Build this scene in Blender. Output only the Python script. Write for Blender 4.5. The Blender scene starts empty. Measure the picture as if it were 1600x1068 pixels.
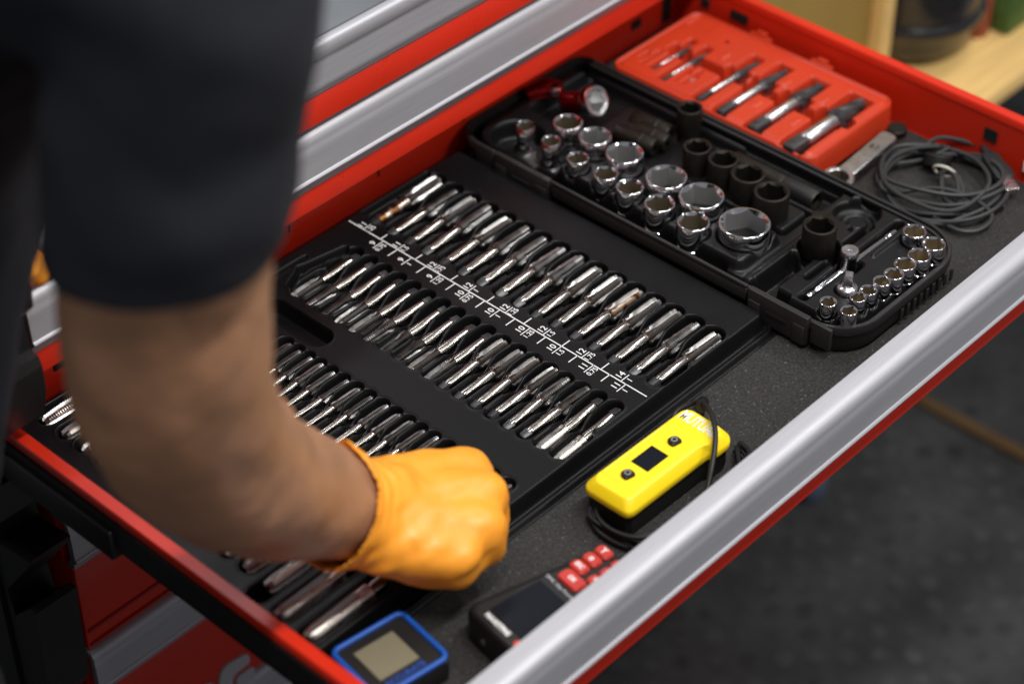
import bpy, bmesh, math, random
import numpy as np
from mathutils import Matrix, Vector, noise

random.seed(7)
S = 0.00083            # one drawing unit in metres
SC = bpy.context.scene
COL = SC.collection
PI = math.pi

# ------------------------------------------------------------------ camera
CP = Vector((-989.2, -929.8, 1202.5))
Rm = Matrix(((0.68059771, -0.73262651, -0.0067199), (-0.47387413, -0.43318889, -0.76667509), (0.55877551, 0.5249817, -0.64200011))).transposed()
# rows of Rm: world components of camera right / down / forward
cr = Vector((0.68059771, -0.73262651, -0.0067199))
cd = Vector((-0.47387413, -0.43318889, -0.76667509))
cf = Vector((0.55877551, 0.5249817, -0.64200011))
cam = bpy.data.cameras.new('camera'); camo = bpy.data.objects.new('camera', cam); COL.objects.link(camo)
mw = Matrix((( cr.x, -cd.x, -cf.x, CP.x*S), (cr.y, -cd.y, -cf.y, CP.y*S), (cr.z, -cd.z, -cf.z, CP.z*S), (0, 0, 0, 1)))
camo.matrix_world = mw
cam.lens = 76.08; cam.sensor_width = 36; cam.sensor_fit = 'HORIZONTAL'
cam.clip_start = 0.05; cam.clip_end = 60
cam.dof.use_dof = True; cam.dof.focus_distance = 1815*S; cam.dof.aperture_fstop = 3.5; cam.dof.aperture_blades = 9
SC.camera = camo

# ------------------------------------------------------------------ world and lamps
W = bpy.data.worlds.new('World'); SC.world = W; W.use_nodes = True
W.node_tree.nodes['Background'].inputs[0].default_value = (0.60, 0.62, 0.66, 1)
W.node_tree.nodes['Background'].inputs[1].default_value = 0.33
def lamp(name, loc, target, sx, sy, power, col):
    l = bpy.data.lights.new(name, 'AREA'); l.shape = 'RECTANGLE'; l.size = sx; l.size_y = sy; l.energy = power; l.color = col
    o = bpy.data.objects.new(name, l); COL.objects.link(o); o.location = loc
    d = Vector(target)-Vector(loc); o.rotation_euler = d.to_track_quat('-Z', 'Y').to_euler()
    return o
lamp('ceiling_or_fill_lamp', (-0.10, -0.72, 1.9), (0.0, 0.1, 0), 1.3, 0.07, 36, (1.0, 0.97, 0.93))
lamp('ceiling_or_fill_lamp', (0.3, 1.15, 1.9), (0.1, 0.1, 0), 1.4, 0.07, 9, (0.95, 0.97, 1.0))
lamp('ceiling_or_fill_lamp', (1.45, -0.30, 1.9), (0.4, 0.1, 0), 1.2, 0.07, 15, (1.0, 0.98, 0.95))
lamp('ceiling_or_fill_lamp', (1.0, -1.9, 1.8), (0.1, -0.1, 0.1), 1.2, 0.08, 13, (1.0, 0.97, 0.94))  # unseen fill lamp, added to brighten the drawer's red front lip
SC.view_settings.view_transform = 'Standard'; SC.view_settings.look = 'None'
SC.view_settings.exposure = 0.0; SC.view_settings.gamma = 1.0

# ------------------------------------------------------------------ materials
def mat(name, col, rough=0.5, metal=0.0, bump=0.0, bscale=200.0, var=0.0, vscale=30.0, coat=0.0, spec=0.5, bdist=0.0005, stretch=None, rvar=0.0, sss=0.0, dirt=None, tcoord='Object'):
    m = bpy.data.materials.new(name); m.use_nodes = True
    nt = m.node_tree; b = nt.nodes['Principled BSDF']
    b.inputs['Base Color'].default_value = (*col, 1); b.inputs['Roughness'].default_value = rough
    b.inputs['Metallic'].default_value = metal; b.inputs['Specular IOR Level'].default_value = spec
    b.inputs['Coat Weight'].default_value = coat
    if sss:
        b.inputs['Subsurface Weight'].default_value = sss; b.inputs['Subsurface Radius'].default_value = (0.012, 0.005, 0.003); b.inputs['Subsurface Scale'].default_value = 1.0
    tc = nt.nodes.new('ShaderNodeTexCoord'); mp = nt.nodes.new('ShaderNodeMapping')
    nt.links.new(tc.outputs[tcoord], mp.inputs[0])
    if stretch: mp.inputs['Scale'].default_value = stretch
    def nz(scale, detail=4):
        n = nt.nodes.new('ShaderNodeTexNoise'); n.inputs['Scale'].default_value = scale; n.inputs['Detail'].default_value = detail
        nt.links.new(mp.outputs[0], n.inputs['Vector']); return n
    if var:
        n = nz(vscale); r = nt.nodes.new('ShaderNodeMapRange'); r.inputs[1].default_value = 0.3; r.inputs[2].default_value = 0.7
        r.inputs[3].default_value = 1-var; r.inputs[4].default_value = 1+var
        nt.links.new(n.outputs['Fac'], r.inputs[0])
        mx = nt.nodes.new('ShaderNodeVectorMath'); mx.operation = 'SCALE'; mx.inputs[0].default_value = col
        nt.links.new(r.outputs[0], mx.inputs['Scale']); nt.links.new(mx.outputs[0], b.inputs['Base Color'])
        src = mx.outputs[0]
    else: src = None
    if dirt:   # (colour, scale, threshold)
        n = nz(dirt[1], 6); r = nt.nodes.new('ShaderNodeMapRange'); r.inputs[1].default_value = dirt[2]; r.inputs[2].default_value = dirt[2]+0.06
        nt.links.new(n.outputs['Fac'], r.inputs[0])
        x = nt.nodes.new('ShaderNodeMix'); x.data_type = 'RGBA'
        nt.links.new(r.outputs[0], x.inputs['Factor'])
        if src: nt.links.new(src, x.inputs['A'])
        else: x.inputs['A'].default_value = (*col, 1)
        x.inputs['B'].default_value = (*dirt[0], 1); nt.links.new(x.outputs['Result'], b.inputs['Base Color'])
    if rvar:
        n = nz(vscale*1.7, 5); r = nt.nodes.new('ShaderNodeMapRange'); r.inputs[1].default_value = 0.3; r.inputs[2].default_value = 0.7
        r.inputs[3].default_value = max(0.02, rough-rvar); r.inputs[4].default_value = rough+rvar
        nt.links.new(n.outputs['Fac'], r.inputs[0]); nt.links.new(r.outputs[0], b.inputs['Roughness'])
    if bump:
        n = nz(bscale, 3); bp = nt.nodes.new('ShaderNodeBump'); bp.inputs['Strength'].default_value = bump; bp.inputs['Distance'].default_value = bdist
        nt.links.new(n.outputs['Fac'], bp.inputs['Height']); nt.links.new(bp.outputs[0], b.inputs['Normal'])
    return m

M = {}
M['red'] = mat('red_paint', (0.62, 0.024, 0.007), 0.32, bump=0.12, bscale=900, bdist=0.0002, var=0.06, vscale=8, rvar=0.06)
M['red_dark'] = mat('shaded_red_paint', (0.30, 0.008, 0.006), 0.35, bump=0.12, bscale=900, bdist=0.0002, var=0.08, vscale=8, rvar=0.06)  # darkened copy of the red paint, shade mixed into the base colour
M['red_plastic'] = mat('red_plastic', (0.52, 0.038, 0.010), 0.40, bump=0.15, bscale=1200, bdist=0.0001, var=0.04)
M['alu'] = mat('brushed_aluminium', (0.47, 0.47, 0.505), 0.48, 0.42, bump=0.28, bscale=60, bdist=0.0003, stretch=(1, 26, 26), var=0.05, vscale=14, rvar=0.05, dirt=((0.80, 0.80, 0.82), 300, 0.735))
M['black_paint'] = mat('black_paint', (0.008, 0.008, 0.009), 0.45, bump=0.1, bscale=500, var=0.2)
M['tray'] = mat('black_moulded_plastic', (0.004, 0.004, 0.0048), 0.42, bump=0.30, bscale=2600, bdist=0.00012, rvar=0.07, vscale=18, dirt=((0.16, 0.16, 0.16), 520, 0.765), spec=0.24)
M['case'] = mat('charcoal_case_plastic', (0.013, 0.012, 0.012), 0.5, bump=0.35, bscale=1800, bdist=0.00015, rvar=0.06, vscale=25)
M['insert'] = mat('black_insert_plastic', (0.005, 0.0048, 0.0055), 0.38, bump=0.3, bscale=2200, bdist=0.00012, rvar=0.07, vscale=25, spec=0.35)
M['liner'] = mat('grey_foam_liner', (0.024, 0.0225, 0.0215), 0.9, bump=0.9, bscale=900, bdist=0.0008, var=0.55, vscale=520, dirt=((0.085, 0.085, 0.08), 380, 0.63))
M['steel'] = mat('ground_steel', (0.35, 0.33, 0.305), 0.19, 1.0, rvar=0.04, vscale=60, var=.12)
M['steel_thread'] = mat('thread_steel', (0.19, 0.185, 0.18), 0.38, 1.0, rvar=0.1, vscale=90)
M['flute'] = mat('ground_flute_steel', (0.38, 0.375, 0.37), 0.32, 1.0, rvar=0.08, vscale=90)
M['steel_bright'] = mat('bright_thread_steel', (0.86, 0.84, 0.80), 0.33, 1.0, rvar=0.08, vscale=90)
M['steel_dark'] = mat('oxidised_steel', (0.085, 0.085, 0.088), 0.42, 0.7, rvar=0.1, vscale=90, var=0.3)
M['steel_rust'] = mat('rusty_steel', (0.50, 0.44, 0.38), 0.33, 1.0, rvar=0.1, vscale=90, dirt=((0.16, 0.07, 0.025), 130, 0.52))
M['chrome'] = mat('chrome', (0.74, 0.74, 0.76), 0.07, 1.0, rvar=0.03, vscale=60)
M['chrome_in'] = mat('chrome_inside', (0.62, 0.62, 0.62), 0.30, 0.85)
M['chrome_br'] = mat('brownish_inside', (0.34, 0.28, 0.19), 0.33, 0.8)  # browner and darker than the chrome
M['satin'] = mat('satin_steel', (0.62, 0.61, 0.62), 0.27, 1.0, rvar=0.06, vscale=60)
M['impact'] = mat('black_oxide_steel', (0.020, 0.017, 0.013), 0.42, 0.6, rvar=0.1, vscale=60, var=0.25, bump=0.1, bscale=600)
M['rubber'] = mat('black_rubber', (0.006, 0.006, 0.006), 0.5, bump=0.2, bscale=700)
M['cable'] = mat('grey_cable_rubber', (0.024, 0.026, 0.027), 0.50, bump=0.2, bscale=500)
M['yellow'] = mat('yellow_plastic', (1.0, 0.74, 0.012), 0.36, bump=0.2, bscale=1500, bdist=0.0001, var=0.03)
M['screen'] = mat('dark_screen', (0.007, 0.009, 0.014), 0.35, spec=0.12)
M['white'] = mat('white_print', (0.80, 0.80, 0.80), 0.6)
M['whitered'] = mat('pale_print', (0.80, 0.78, 0.70), 0.5)
M['redkey'] = mat('red_key_rubber', (0.50, 0.035, 0.025), 0.5, var=0.1)
M['blue'] = mat('blue_plastic', (0.006, 0.085, 0.42), 0.4)
M['bluep'] = mat('blue_print', (0.01, 0.07, 0.35), 0.5)
M['lcd'] = mat('lcd_glass', (0.20, 0.185, 0.125), 0.3, var=0.08, vscale=10)
M['redp'] = mat('red_print', (0.6, 0.04, 0.02), 0.5)
M['greenp'] = mat('green_print', (0.02, 0.16, 0.05), 0.5)
M['greyp'] = mat('silver_print', (0.42, 0.42, 0.45), 0.5)
M['skin'] = mat('skin', (0.41, 0.205, 0.112), 0.47, bump=0.6, bscale=70, bdist=0.0012, var=0.24, vscale=11, sss=0.10, dirt=((0.33, 0.165, 0.09), 22, 0.62))
M['shirt'] = mat('black_cotton', (0.006, 0.007, 0.013), 0.9, bump=0.4, bscale=700, bdist=0.0006, var=0.15, vscale=12)
M['trousers'] = mat('dark_trousers', (0.010, 0.011, 0.013), 0.9, bump=0.4, bscale=500, var=0.2)
M['glove'] = mat('orange_nitrile', (1.0, 0.37, 0.03), 0.42, bump=0.35, bscale=160, bdist=0.0006, var=0.07, vscale=22, sss=0.05, dirt=((0.82, 0.27, 0.025), 26, 0.70))
M['hair'] = mat('dark_hair', (0.01, 0.008, 0.006), 0.6, bump=1, bscale=300)
M['mat_top'] = mat('grey_rubber_worktop', (0.13, 0.14, 0.155), 0.42, bump=0.4, bscale=120, var=0.30, vscale=9, rvar=0.12)
M['floor'] = mat('dark_rubber_floor', (0.034, 0.036, 0.039), 0.75, bump=0.4, bscale=80, var=0.45, vscale=9, dirt=((0.05, 0.045, 0.04), 14, 0.66))
M['stud'] = mat('rubber_stud', (0.040, 0.042, 0.046), 0.85, bump=0.3, bscale=120, var=0.6, vscale=34)
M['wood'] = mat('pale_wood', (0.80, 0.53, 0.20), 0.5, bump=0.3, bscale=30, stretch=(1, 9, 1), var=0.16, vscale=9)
M['wood_sh'] = mat('shaded_wood', (0.30, 0.19, 0.045), 0.6, bump=0.3, bscale=30, var=0.12, vscale=6)  # darker copy of the pale wood, shade put into the colour
M['lath'] = mat('worn_orange_lath', (0.12, 0.065, 0.02), 0.6, var=0.25, vscale=10)
M['bin'] = mat('dark_bin_plastic', (0.018, 0.019, 0.022), 0.2, rvar=0.08)
M['sage'] = mat('green_packet', (0.05, 0.11, 0.02), 0.5, var=0.4, vscale=20)
M['tinred'] = mat('dull_red_tin', (0.28, 0.05, 0.03), 0.4)
M['tinblue'] = mat('dull_blue_tin', (0.06, 0.09, 0.24), 0.4)
M['grey'] = mat('grey_cabinet_paint', (0.22, 0.225, 0.24), 0.5)
M['paleblue'] = mat('pale_blue_plastic', (0.10, 0.14, 0.22), 0.4)
M['tie'] = mat('cream_tie', (0.62, 0.58, 0.50), 0.4)
M['red_reflect'] = mat('chrome_red_reflection', (0.38, 0.012, 0.015), 0.22, 0.9)  # chrome tinted red to paint in the cabinet's reflection
M['hole'] = mat('opening_shade', (0.003, 0.003, 0.003), 0.9)  # near-black colour standing in for the shade inside openings

# ------------------------------------------------------------------ helpers
def meta(o, label=None, cat=None, group=None, kind=None):
    if label: o['label'] = label
    if cat: o['category'] = cat
    if group: o['group'] = group
    if kind: o['kind'] = kind
    return o
def thing(name, label, cat, loc=(0, 0, 0), rotz=0, group=None):
    o = bpy.data.objects.new(name, None); COL.objects.link(o); o.empty_display_size = 0.01
    o.location = Vector(loc)*S; o.rotation_euler = (0, 0, rotz)
    return meta(o, label, cat, group)
class MB:
    def __init__(s): s.v = []; s.f = []; s.m = []; s.sm = []
    def add(s, vs, fs, T=None, mi=0, smooth=True):
        b = len(s.v)
        if T is not None: vs = [T @ Vector(p) for p in vs]
        s.v += [tuple(p) for p in vs]
        for f in fs: s.f.append(tuple(i+b for i in f)); s.m.append(mi); s.sm.append(smooth)
        return s
    def box(s, x0, x1, y0, y1, z0, z1, T=None, mi=0, bev=0):
        if bev > 0:
            return s.loft(lambda i: rrect((x0+x1)/2, (y0+y1)/2, x1-x0-2*i, y1-y0-2*i, max(bev-i, .05), 2), [(bev*.6, z0), (0, z0+bev*.6), (0, z1-bev*.6), (bev*.3, z1-bev*.2), (bev, z1)], T=T, mi=mi)
        vs = [(x, y, z) for z in (z0, z1) for y in (y0, y1) for x in (x0, x1)]
        return s.add(vs, [(0, 2, 3, 1), (4, 5, 7, 6), (0, 1, 5, 4), (2, 6, 7, 3), (0, 4, 6, 2), (1, 3, 7, 5)], T, mi, False)
    def loft(s, outline, levels, T=None, mi=0, cap0=True, cap1=True, smooth=True):
        rings = [[(p[0], p[1], z) for p in outline(i)] for i, z in levels]
        n = len(rings[0]); vs = [p for r in rings for p in r]; fs = []
        for k in range(len(rings)-1):
            for j in range(n):
                a = k*n+j; b = k*n+(j+1) % n; fs.append((a, b, b+n, a+n))
        s.add(vs, fs, T, mi, smooth)
        if cap0: s.add(rings[0], [tuple(range(n))[::-1]], T, mi, False)
        if cap1: s.add(rings[-1], [tuple(range(n))], T, mi, False)
        return s
    def lathe(s, prof, n=24, T=None, mi=0, cap0=True, cap1=True, rf=None):
        """prof: (r, z) list around +Z; rf(theta, z) scales r"""
        rings = [[((r*(rf(2*PI*j/n, z) if rf else 1))*math.cos(2*PI*j/n), (r*(rf(2*PI*j/n, z) if rf else 1))*math.sin(2*PI*j/n), z) for j in range(n)] for r, z in prof]
        vs = [p for r in rings for p in r]; fs = []
        for k in range(len(rings)-1):
            for j in range(n):
                a = k*n+j; b = k*n+(j+1) % n; fs.append((a, b, b+n, a+n))
        s.add(vs, fs, T, mi)
        if cap0: s.add(rings[0], [tuple(range(n))[::-1]], T, mi, False)
        if cap1: s.add(rings[-1], [tuple(range(n))], T, mi, False)
        return s
    def tube(s, pts, rad, n=10, T=None, mi=0, sx=1.0):
        pts = [Vector(p) for p in pts]; rr = rad if isinstance(rad, (list, tuple)) else [rad]*len(pts)
        vs = []; up = None
        for i, p in enumerate(pts):
            t = (pts[min(i+1, len(pts)-1)]-pts[max(i-1, 0)]).normalized()
            if up is None:
                up = Vector((0, 0, 1)) if abs(t.z) < 0.9 else Vector((0, 1, 0))
            a = t.cross(up).normalized(); up = a.cross(t).normalized()
            for j in range(n):
                th = 2*PI*j/n; vs.append(p+a*math.cos(th)*rr[i]*sx+up*math.sin(th)*rr[i])
        fs = []
        for k in range(len(pts)-1):
            for j in range(n):
                q = k*n+j; b = k*n+(j+1) % n; fs.append((q, q+n, b+n, b))
        s.add(vs, fs, T, mi)
        s.add(vs[:n], [tuple(range(n))], T, mi, False); s.add(vs[-n:], [tuple(range(n))[::-1]], T, mi, False)
        return s
    def extrude_x(s, prof, x0, x1, T=None, mi=0, smooth=False, nx=1):
        """prof: closed (y, z) polygon"""
        n = len(prof); vs = []; fs = []
        for k in range(nx+1):
            x = x0+(x1-x0)*k/nx; vs += [(x, y, z) for y, z in prof]
        for k in range(nx):
            for j in range(n):
                a = k*n+j; b = k*n+(j+1) % n; fs.append((a, a+n, b+n, b))
        s.add(vs, fs, T, mi, smooth)
        s.add([(x0, y, z) for y, z in prof], [tuple(range(n))], T, mi, False)
        s.add([(x1, y, z) for y, z in prof], [tuple(range(n))[::-1]], T, mi, False)
        return s
    def mesh(s, name, mats):
        me = bpy.data.meshes.new(name); me.from_pydata([(x*S, y*S, z*S) for x, y, z in s.v], [], s.f)
        for m in (mats if isinstance(mats, (list, tuple)) else [mats]): me.materials.append(m)
        me.polygons.foreach_set('material_index', s.m); me.polygons.foreach_set('use_smooth', s.sm); me.update()
        bm = bmesh.new(); bm.from_mesh(me)
        bmesh.ops.remove_doubles(bm, verts=bm.verts, dist=1e-6)
        bmesh.ops.recalc_face_normals(bm, faces=bm.faces)
        for e in bm.edges:
            if len(e.link_faces) == 2 and e.calc_face_angle(0) > math.radians(42): e.smooth = False
        bm.to_mesh(me); bm.free()
        return me
    def build(s, name, mats, parent=None, **kw):
        o = bpy.data.objects.new(name, s.mesh(name, mats)); COL.objects.link(o)
        if parent is not None: o.parent = parent
        meta(o, **kw); return o
def inst(name, me, parent, loc=(0, 0, 0)):
    o = bpy.data.objects.new(name, me); COL.objects.link(o); o.parent = parent; o.location = Vector(loc)*S; return o
def rrect(cx, cy, w, h, r, n=5):
    r = max(0.01, min(r, w/2-0.001, h/2-0.001)) if not isinstance(r, (list, tuple)) else r
    rs = [r]*4 if not isinstance(r, (list, tuple)) else r    # order: ++, -+, --, +-
    out = []
    for k, (sx, sy) in enumerate(((1, 1), (-1, 1), (-1, -1), (1, -1))):
        q = max(rs[k], .01); ox = cx+sx*(w/2-q); oy = cy+sy*(h/2-q)
        for j in range(n+1):
            a = PI/2*(k+j/n); out.append((ox+q*math.cos(a), oy+q*math.sin(a)))
    return out
def TR(x=0, y=0, z=0, rz=0, ry=0, rx=0): return Matrix.Translation((x, y, z)) @ Matrix.Rotation(rz, 4, 'Z') @ Matrix.Rotation(ry, 4, 'Y') @ Matrix.Rotation(rx, 4, 'X')
def bez(pts, n=8):
    """Catmull-Rom through points"""
    P = [Vector(p) for p in pts]; P = [P[0]*2-P[1]]+P+[P[-1]*2-P[-2]]; out = []
    for i in range(1, len(P)-2):
        for j in range(n):
            t = j/n; a, b, c, d = P[i-1:i+3]
            out.append(0.5*((2*b)+(c-a)*t+(2*a-5*b+4*c-d)*t*t+(3*b-3*c+d-a)*t**3))
    out.append(P[-2]); return out
def text_mb(s, size, T, mb=None, mi=0, depth=0.0, bend=None, align='CENTER', sx=1.0, bold=0.0):
    cu = bpy.data.curves.new('txt', 'FONT'); cu.body = s; cu.size = size; cu.align_x = align; cu.align_y = 'CENTER'; cu.extrude = depth; cu.offset = bold; cu.resolution_u = 3
    o = bpy.data.objects.new('txt', cu); COL.objects.link(o)
    me = bpy.data.meshes.new_from_object(o); vs = [Vector((v.co.x*sx, v.co.y, v.co.z)) for v in me.vertices]; fs = [tuple(p.vertices) for p in me.polygons]
    bpy.data.objects.remove(o); bpy.data.curves.remove(cu); bpy.data.meshes.remove(me)
    if bend: vs = [Vector((bend*math.sin(v.x/bend), bend-bend*math.cos(v.x/bend), 0)).xyz+Vector((0, 0, v.y)) for v in vs]
    mb = mb or MB(); mb.add(vs, fs, T, mi, False); return mb
def grid_mesh(name, X, Y, Z, mats, mask=None):
    """height field as a mesh with a skirt left open underneath"""
    ny, nx = Z.shape; v = np.stack([X*S, Y*S, Z*S], -1).reshape(-1, 3)
    a = (np.arange(ny-1)[:, None]*nx+np.arange(nx-1)[None, :]).reshape(-1)
    if mask is not None:
        q = (mask[:-1, :-1] & mask[1:, :-1] & mask[:-1, 1:] & mask[1:, 1:]).reshape(-1); a = a[q]
    f = np.stack([a, a+1, a+nx+1, a+nx], -1)
    used = np.unique(f); rem = np.full(len(v), -1); rem[used] = np.arange(len(used)); f = rem[f]; v = v[used]
    me = bpy.data.meshes.new(name); me.vertices.add(len(v)); me.vertices.foreach_set('co', v.reshape(-1).astype(np.float32))
    me.loops.add(f.size); me.loops.foreach_set('vertex_index', f.reshape(-1).astype(np.int32))
    me.polygons.add(len(f)); me.polygons.foreach_set('loop_start', np.arange(0, f.size, 4, dtype=np.int32)); me.polygons.foreach_set('loop_total', np.full(len(f), 4, dtype=np.int32))
    me.polygons.foreach_set('use_smooth', np.ones(len(f), dtype=bool))
    me.materials.append(mats); me.update(calc_edges=True); me.validate(); return me
def sst(a, b, x): t = np.clip((x-a)/(b-a), 0, 1); return t*t*(3-2*t)
def cap_sdf(X, Y, ax, ay, bx, by, ra, rb):
    dx, dy = bx-ax, by-ay; L2 = dx*dx+dy*dy+1e-9; t = np.clip(((X-ax)*dx+(Y-ay)*dy)/L2, 0, 1)
    return np.hypot(X-ax-dx*t, Y-ay-dy*t)-(ra+(rb-ra)*t)
def smin(a, b, k): h = np.clip(0.5+0.5*(b-a)/k, 0, 1); return b*(1-h)+a*h-k*h*(1-h)
def box_sdf(X, Y, x0, x1, y0, y1, r):
    qx = np.abs(X-(x0+x1)/2)-(x1-x0)/2+r; qy = np.abs(Y-(y0+y1)/2)-(y1-y0)/2+r
    return np.hypot(np.maximum(qx, 0), np.maximum(qy, 0))+np.minimum(np.maximum(qx, qy), 0)-r
def remesh_union(parts, voxel, name, smooth=6, mats=None):
    """join overlapping closed shapes into one continuous skin"""
    me = parts.mesh(name+'_src', mats or [])
    o = bpy.data.objects.new(name+'_src', me); COL.objects.link(o)
    r = o.modifiers.new('r', 'REMESH'); r.mode = 'VOXEL'; r.voxel_size = voxel*S; r.use_smooth_shade = True
    c = o.modifiers.new('s', 'SMOOTH'); c.factor = 0.5; c.iterations = smooth
    dg = bpy.context.evaluated_depsgraph_get(); dg.update()
    out = bpy.data.meshes.new_from_object(o.evaluated_get(dg)); out.name = name
    bpy.data.objects.remove(o); 
    out.polygons.foreach_set('use_smooth', [True]*len(out.polygons)); return out
def ell(mb, c, r, T=None, n=16, mi=0):
    prof = [(math.sin(PI*k/n), -math.cos(PI*k/n)) for k in range(n+1)]
    prof[0] = (0.02, -1); prof[-1] = (0.02, 1)
    M4 = Matrix.Translation(c) @ (T or Matrix.Identity(4)) @ Matrix.Diagonal((*r, 1))
    mb.lathe(prof, 20, M4, mi); return mb
def cap(mb, a, b, ra, rb, n=16):
    """solid round-ended tapered limb"""
    a = Vector(a); b = Vector(b); d = (b-a); L = d.length; t = d.normalized(); pts = []; rr = []
    for k in range(5): th = PI/2*(1-k/5.0); pts.append(a-t*ra*math.sin(th)); rr.append(max(ra*math.cos(th), .3))
    for k in range(5): pts.append(a+d*(k/4)); rr.append(ra+(rb-ra)*k/4)
    for k in range(1, 6): th = PI/2*k/5.0; pts.append(b+t*rb*math.sin(th)); rr.append(max(rb*math.cos(th), .3))
    mb.tube(pts, rr, n); return mb

# ------------------------------------------------------------------ the setting: floor
fb = MB(); fb.box(-2600, 3600, -2400, 3000, -940, -900); fb.build('floor', M['floor'], kind='structure')
st = MB()
for i in range(46):
    for j in range(30):
        if (i+j) % 2: continue
        x = 250+i*30; y = -500+j*30
        st.loft(lambda q: rrect(x, y, 24-2*q, 24-2*q, 5-q, 1), [(0, -901), (0, -899.4), (1.2, -898.6)], cap0=False, smooth=False)
st.build('floor_relief', M['stud'], kind='stuff', label='low raised squares of the dark rubber floor')
l = MB(); l.box(-9, 9, -620, 330, 0, 7, bev=1.5)
t = thing('floor_lath', 'narrow dull orange lath lying across the dark rubber floor', 'floor strip', (1141, 0, -896)); l.build('strip', M['lath'], t)
t = thing('castor', 'small pale blue castor cap under the drawer on the dark floor', 'castor', (880, 262, -896))
c = MB(); c.lathe([(22, 0), (24, 6), (24, 34), (19, 46), (8, 50)], 20); c.build('cap', M['paleblue'], t)
c = MB(); c.lathe([(8, 0), (8, 30)], 12, TR(-26, -4, 12, 0, PI/2)); c.build('axle', M['rubber'], t)

# ------------------------------------------------------------------ tool cabinet
YF = 238
t = thing('tool_cabinet', 'red tool cabinet with wide aluminium drawer handles and grey rubber worktop', 'tool cabinet', (0, 0, -900))
def cb(mb, name, m, par=t, **k):
    for i, p in enumerate(mb.v): mb.v[i] = (p[0], p[1], p[2]+900)
    return mb.build(name, m, par, **k)
b = MB(); b.box(-300, 620, 300, 880, -860, -14); b.box(-300, 620, 300, 880, 74, 206)
b.box(-300, -297, 300, 880, -14, 74); b.box(612, 620, 300, 880, -14, 74); b.box(-300, 620, 780, 880, -14, 74)
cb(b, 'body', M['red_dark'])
def handle_profile(y0, zt, H=46, inner=False):
    """aluminium grip rail in section (y outward is minus)"""
    return [(y0, zt-4), (y0, zt), (y0-12, zt+.2), (y0-15.5, zt-.2), (y0-18.8, zt-1.5), (y0-21.0, zt-3.6), (y0-22.2, zt-6.2), (y0-22.7, zt-9), (y0-22.9, zt-13), (y0-23.1, zt-13.4), (y0-23.5, zt-20),
            (y0-24, zt-H+4), (y0-25.6, zt-H+3), (y0-26.2, zt-H+1.6), (y0-25.4, zt-H), (y0-23.6, zt-H-1), (y0-21.5, zt-H-3), (y0-20.2, zt-H-9.5), (y0-19, zt-H-11.5), (y0-12, zt-H-11.5), (y0-12, zt-H-5), (y0-17, zt-H), (y0-17, zt-8), (y0-14, zt-4), (y0-2, zt-4)] if not inner else [(y0, 2), (y0, zt), (y0-12, zt+.2), (y0-15.5, zt-.2), (y0-18.8, zt-1.5), (y0-21.0, zt-3.6), (y0-22.2, zt-6.2), (y0-22.7, zt-9), (y0-22.9, zt-13), (y0-23.1, zt-13.4), (y0-23.5, zt-20), (y0-24, zt-H+4), (y0-25.6, zt-H+3), (y0-26.2, zt-H+1.6), (y0-25.4, zt-H), (y0-23.6, zt-H-1), (y0-21.5, zt-H-3), (y0-20.2, zt-H-9.5), (y0-19, zt-H-11.5), (y0-17, zt-H-11.5), (y0-17, zt-3), (y0-1.2, zt-3), (y0-1.2, 2)]
def closed_drawer(zt, zb, H=46, x0=-297, x1=612):
    f = MB(); f.box(x0, x1, 260-18.5, 300, zb, zt-H-10.5, bev=2); f.box(x0, x1, 260-4, 300, zt-H-12, zt-5)
    d = cb(f, 'drawer_front', M['red'])
    h = MB(); h.extrude_x(handle_profile(260, zt, H), x0, x1, smooth=True, nx=6); cb(h, 'handle', M['alu'], d)
    return d
closed_drawer(157, 76)
closed_drawer(-6, -83)
d4 = closed_drawer(-86, -246)
d5 = closed_drawer(-249, -420)
closed_drawer(-424, -850)
# top trim and worktop
f = MB(); f.box(-300, 620, 239, 300, 162.6, 190, bev=1.2); cb(f, 'top_trim', M['red'])
f = MB(); f.extrude_x([(300, 189), (242, 189), (238.5, 191), (236.8, 194), (236.2, 197), (235.4, 198), (235.6, 202), (236.0, 222), (236.0, 226), (235.6, 226.5), (235.8, 237), (237.6, 239.8), (241, 240.8), (244, 240.6), (300, 240.4)], -305, 625, smooth=True, nx=6); cb(f, 'worktop_edge', M['alu'])
f = MB(); f.box(-305, 625, 244.5, 880, 240.9, 242.6); f.box(-305, 625, 302, 880, 207, 240.4); cb(f, 'worktop', M['mat_top'])
# embossed line on the deep drawer, in the shaded red
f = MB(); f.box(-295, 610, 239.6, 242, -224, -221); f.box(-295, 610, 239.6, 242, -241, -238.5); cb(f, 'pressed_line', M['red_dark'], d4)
# lettering low on the fifth drawer (the part in view)
f = MB()
def flatpoly(mb, pts, y=238.6, mi=0):
    n = len(pts); vs = [(x, y, z) for x, z in pts]+[(x, y+3.2, z) for x, z in pts]
    mb.add(vs, [tuple(range(n)), tuple(range(n, 2*n))[::-1]]+[(i, (i+1) % n, (i+1) % n+n, i+n) for i in range(n)], mi=mi, smooth=False)
flatpoly(f, [(-165, -440), (-165, -402), (-162, -390), (-157, -384), (-150, -383), (-131, -386), (-126, -390), (-125, -398), (-127, -402), (-145, -403), (-149, -408), (-149, -430), (-152, -440)])
flatpoly(f, [(-144, -440), (-144, -412), (-141, -409), (-123, -410), (-121, -414), (-121, -440)])
flatpoly(f, [(-188, -440), (-188, -396), (-184, -390), (-176, -390), (-172, -394), (-172, -440)])
flatpoly(f, [(-118, -452), (-101, -441), (-95, -443), (-95, -448), (-106, -456)], mi=1)
cb(f, 'lettering', [M['greyp'], M['greenp']], d5)
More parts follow.
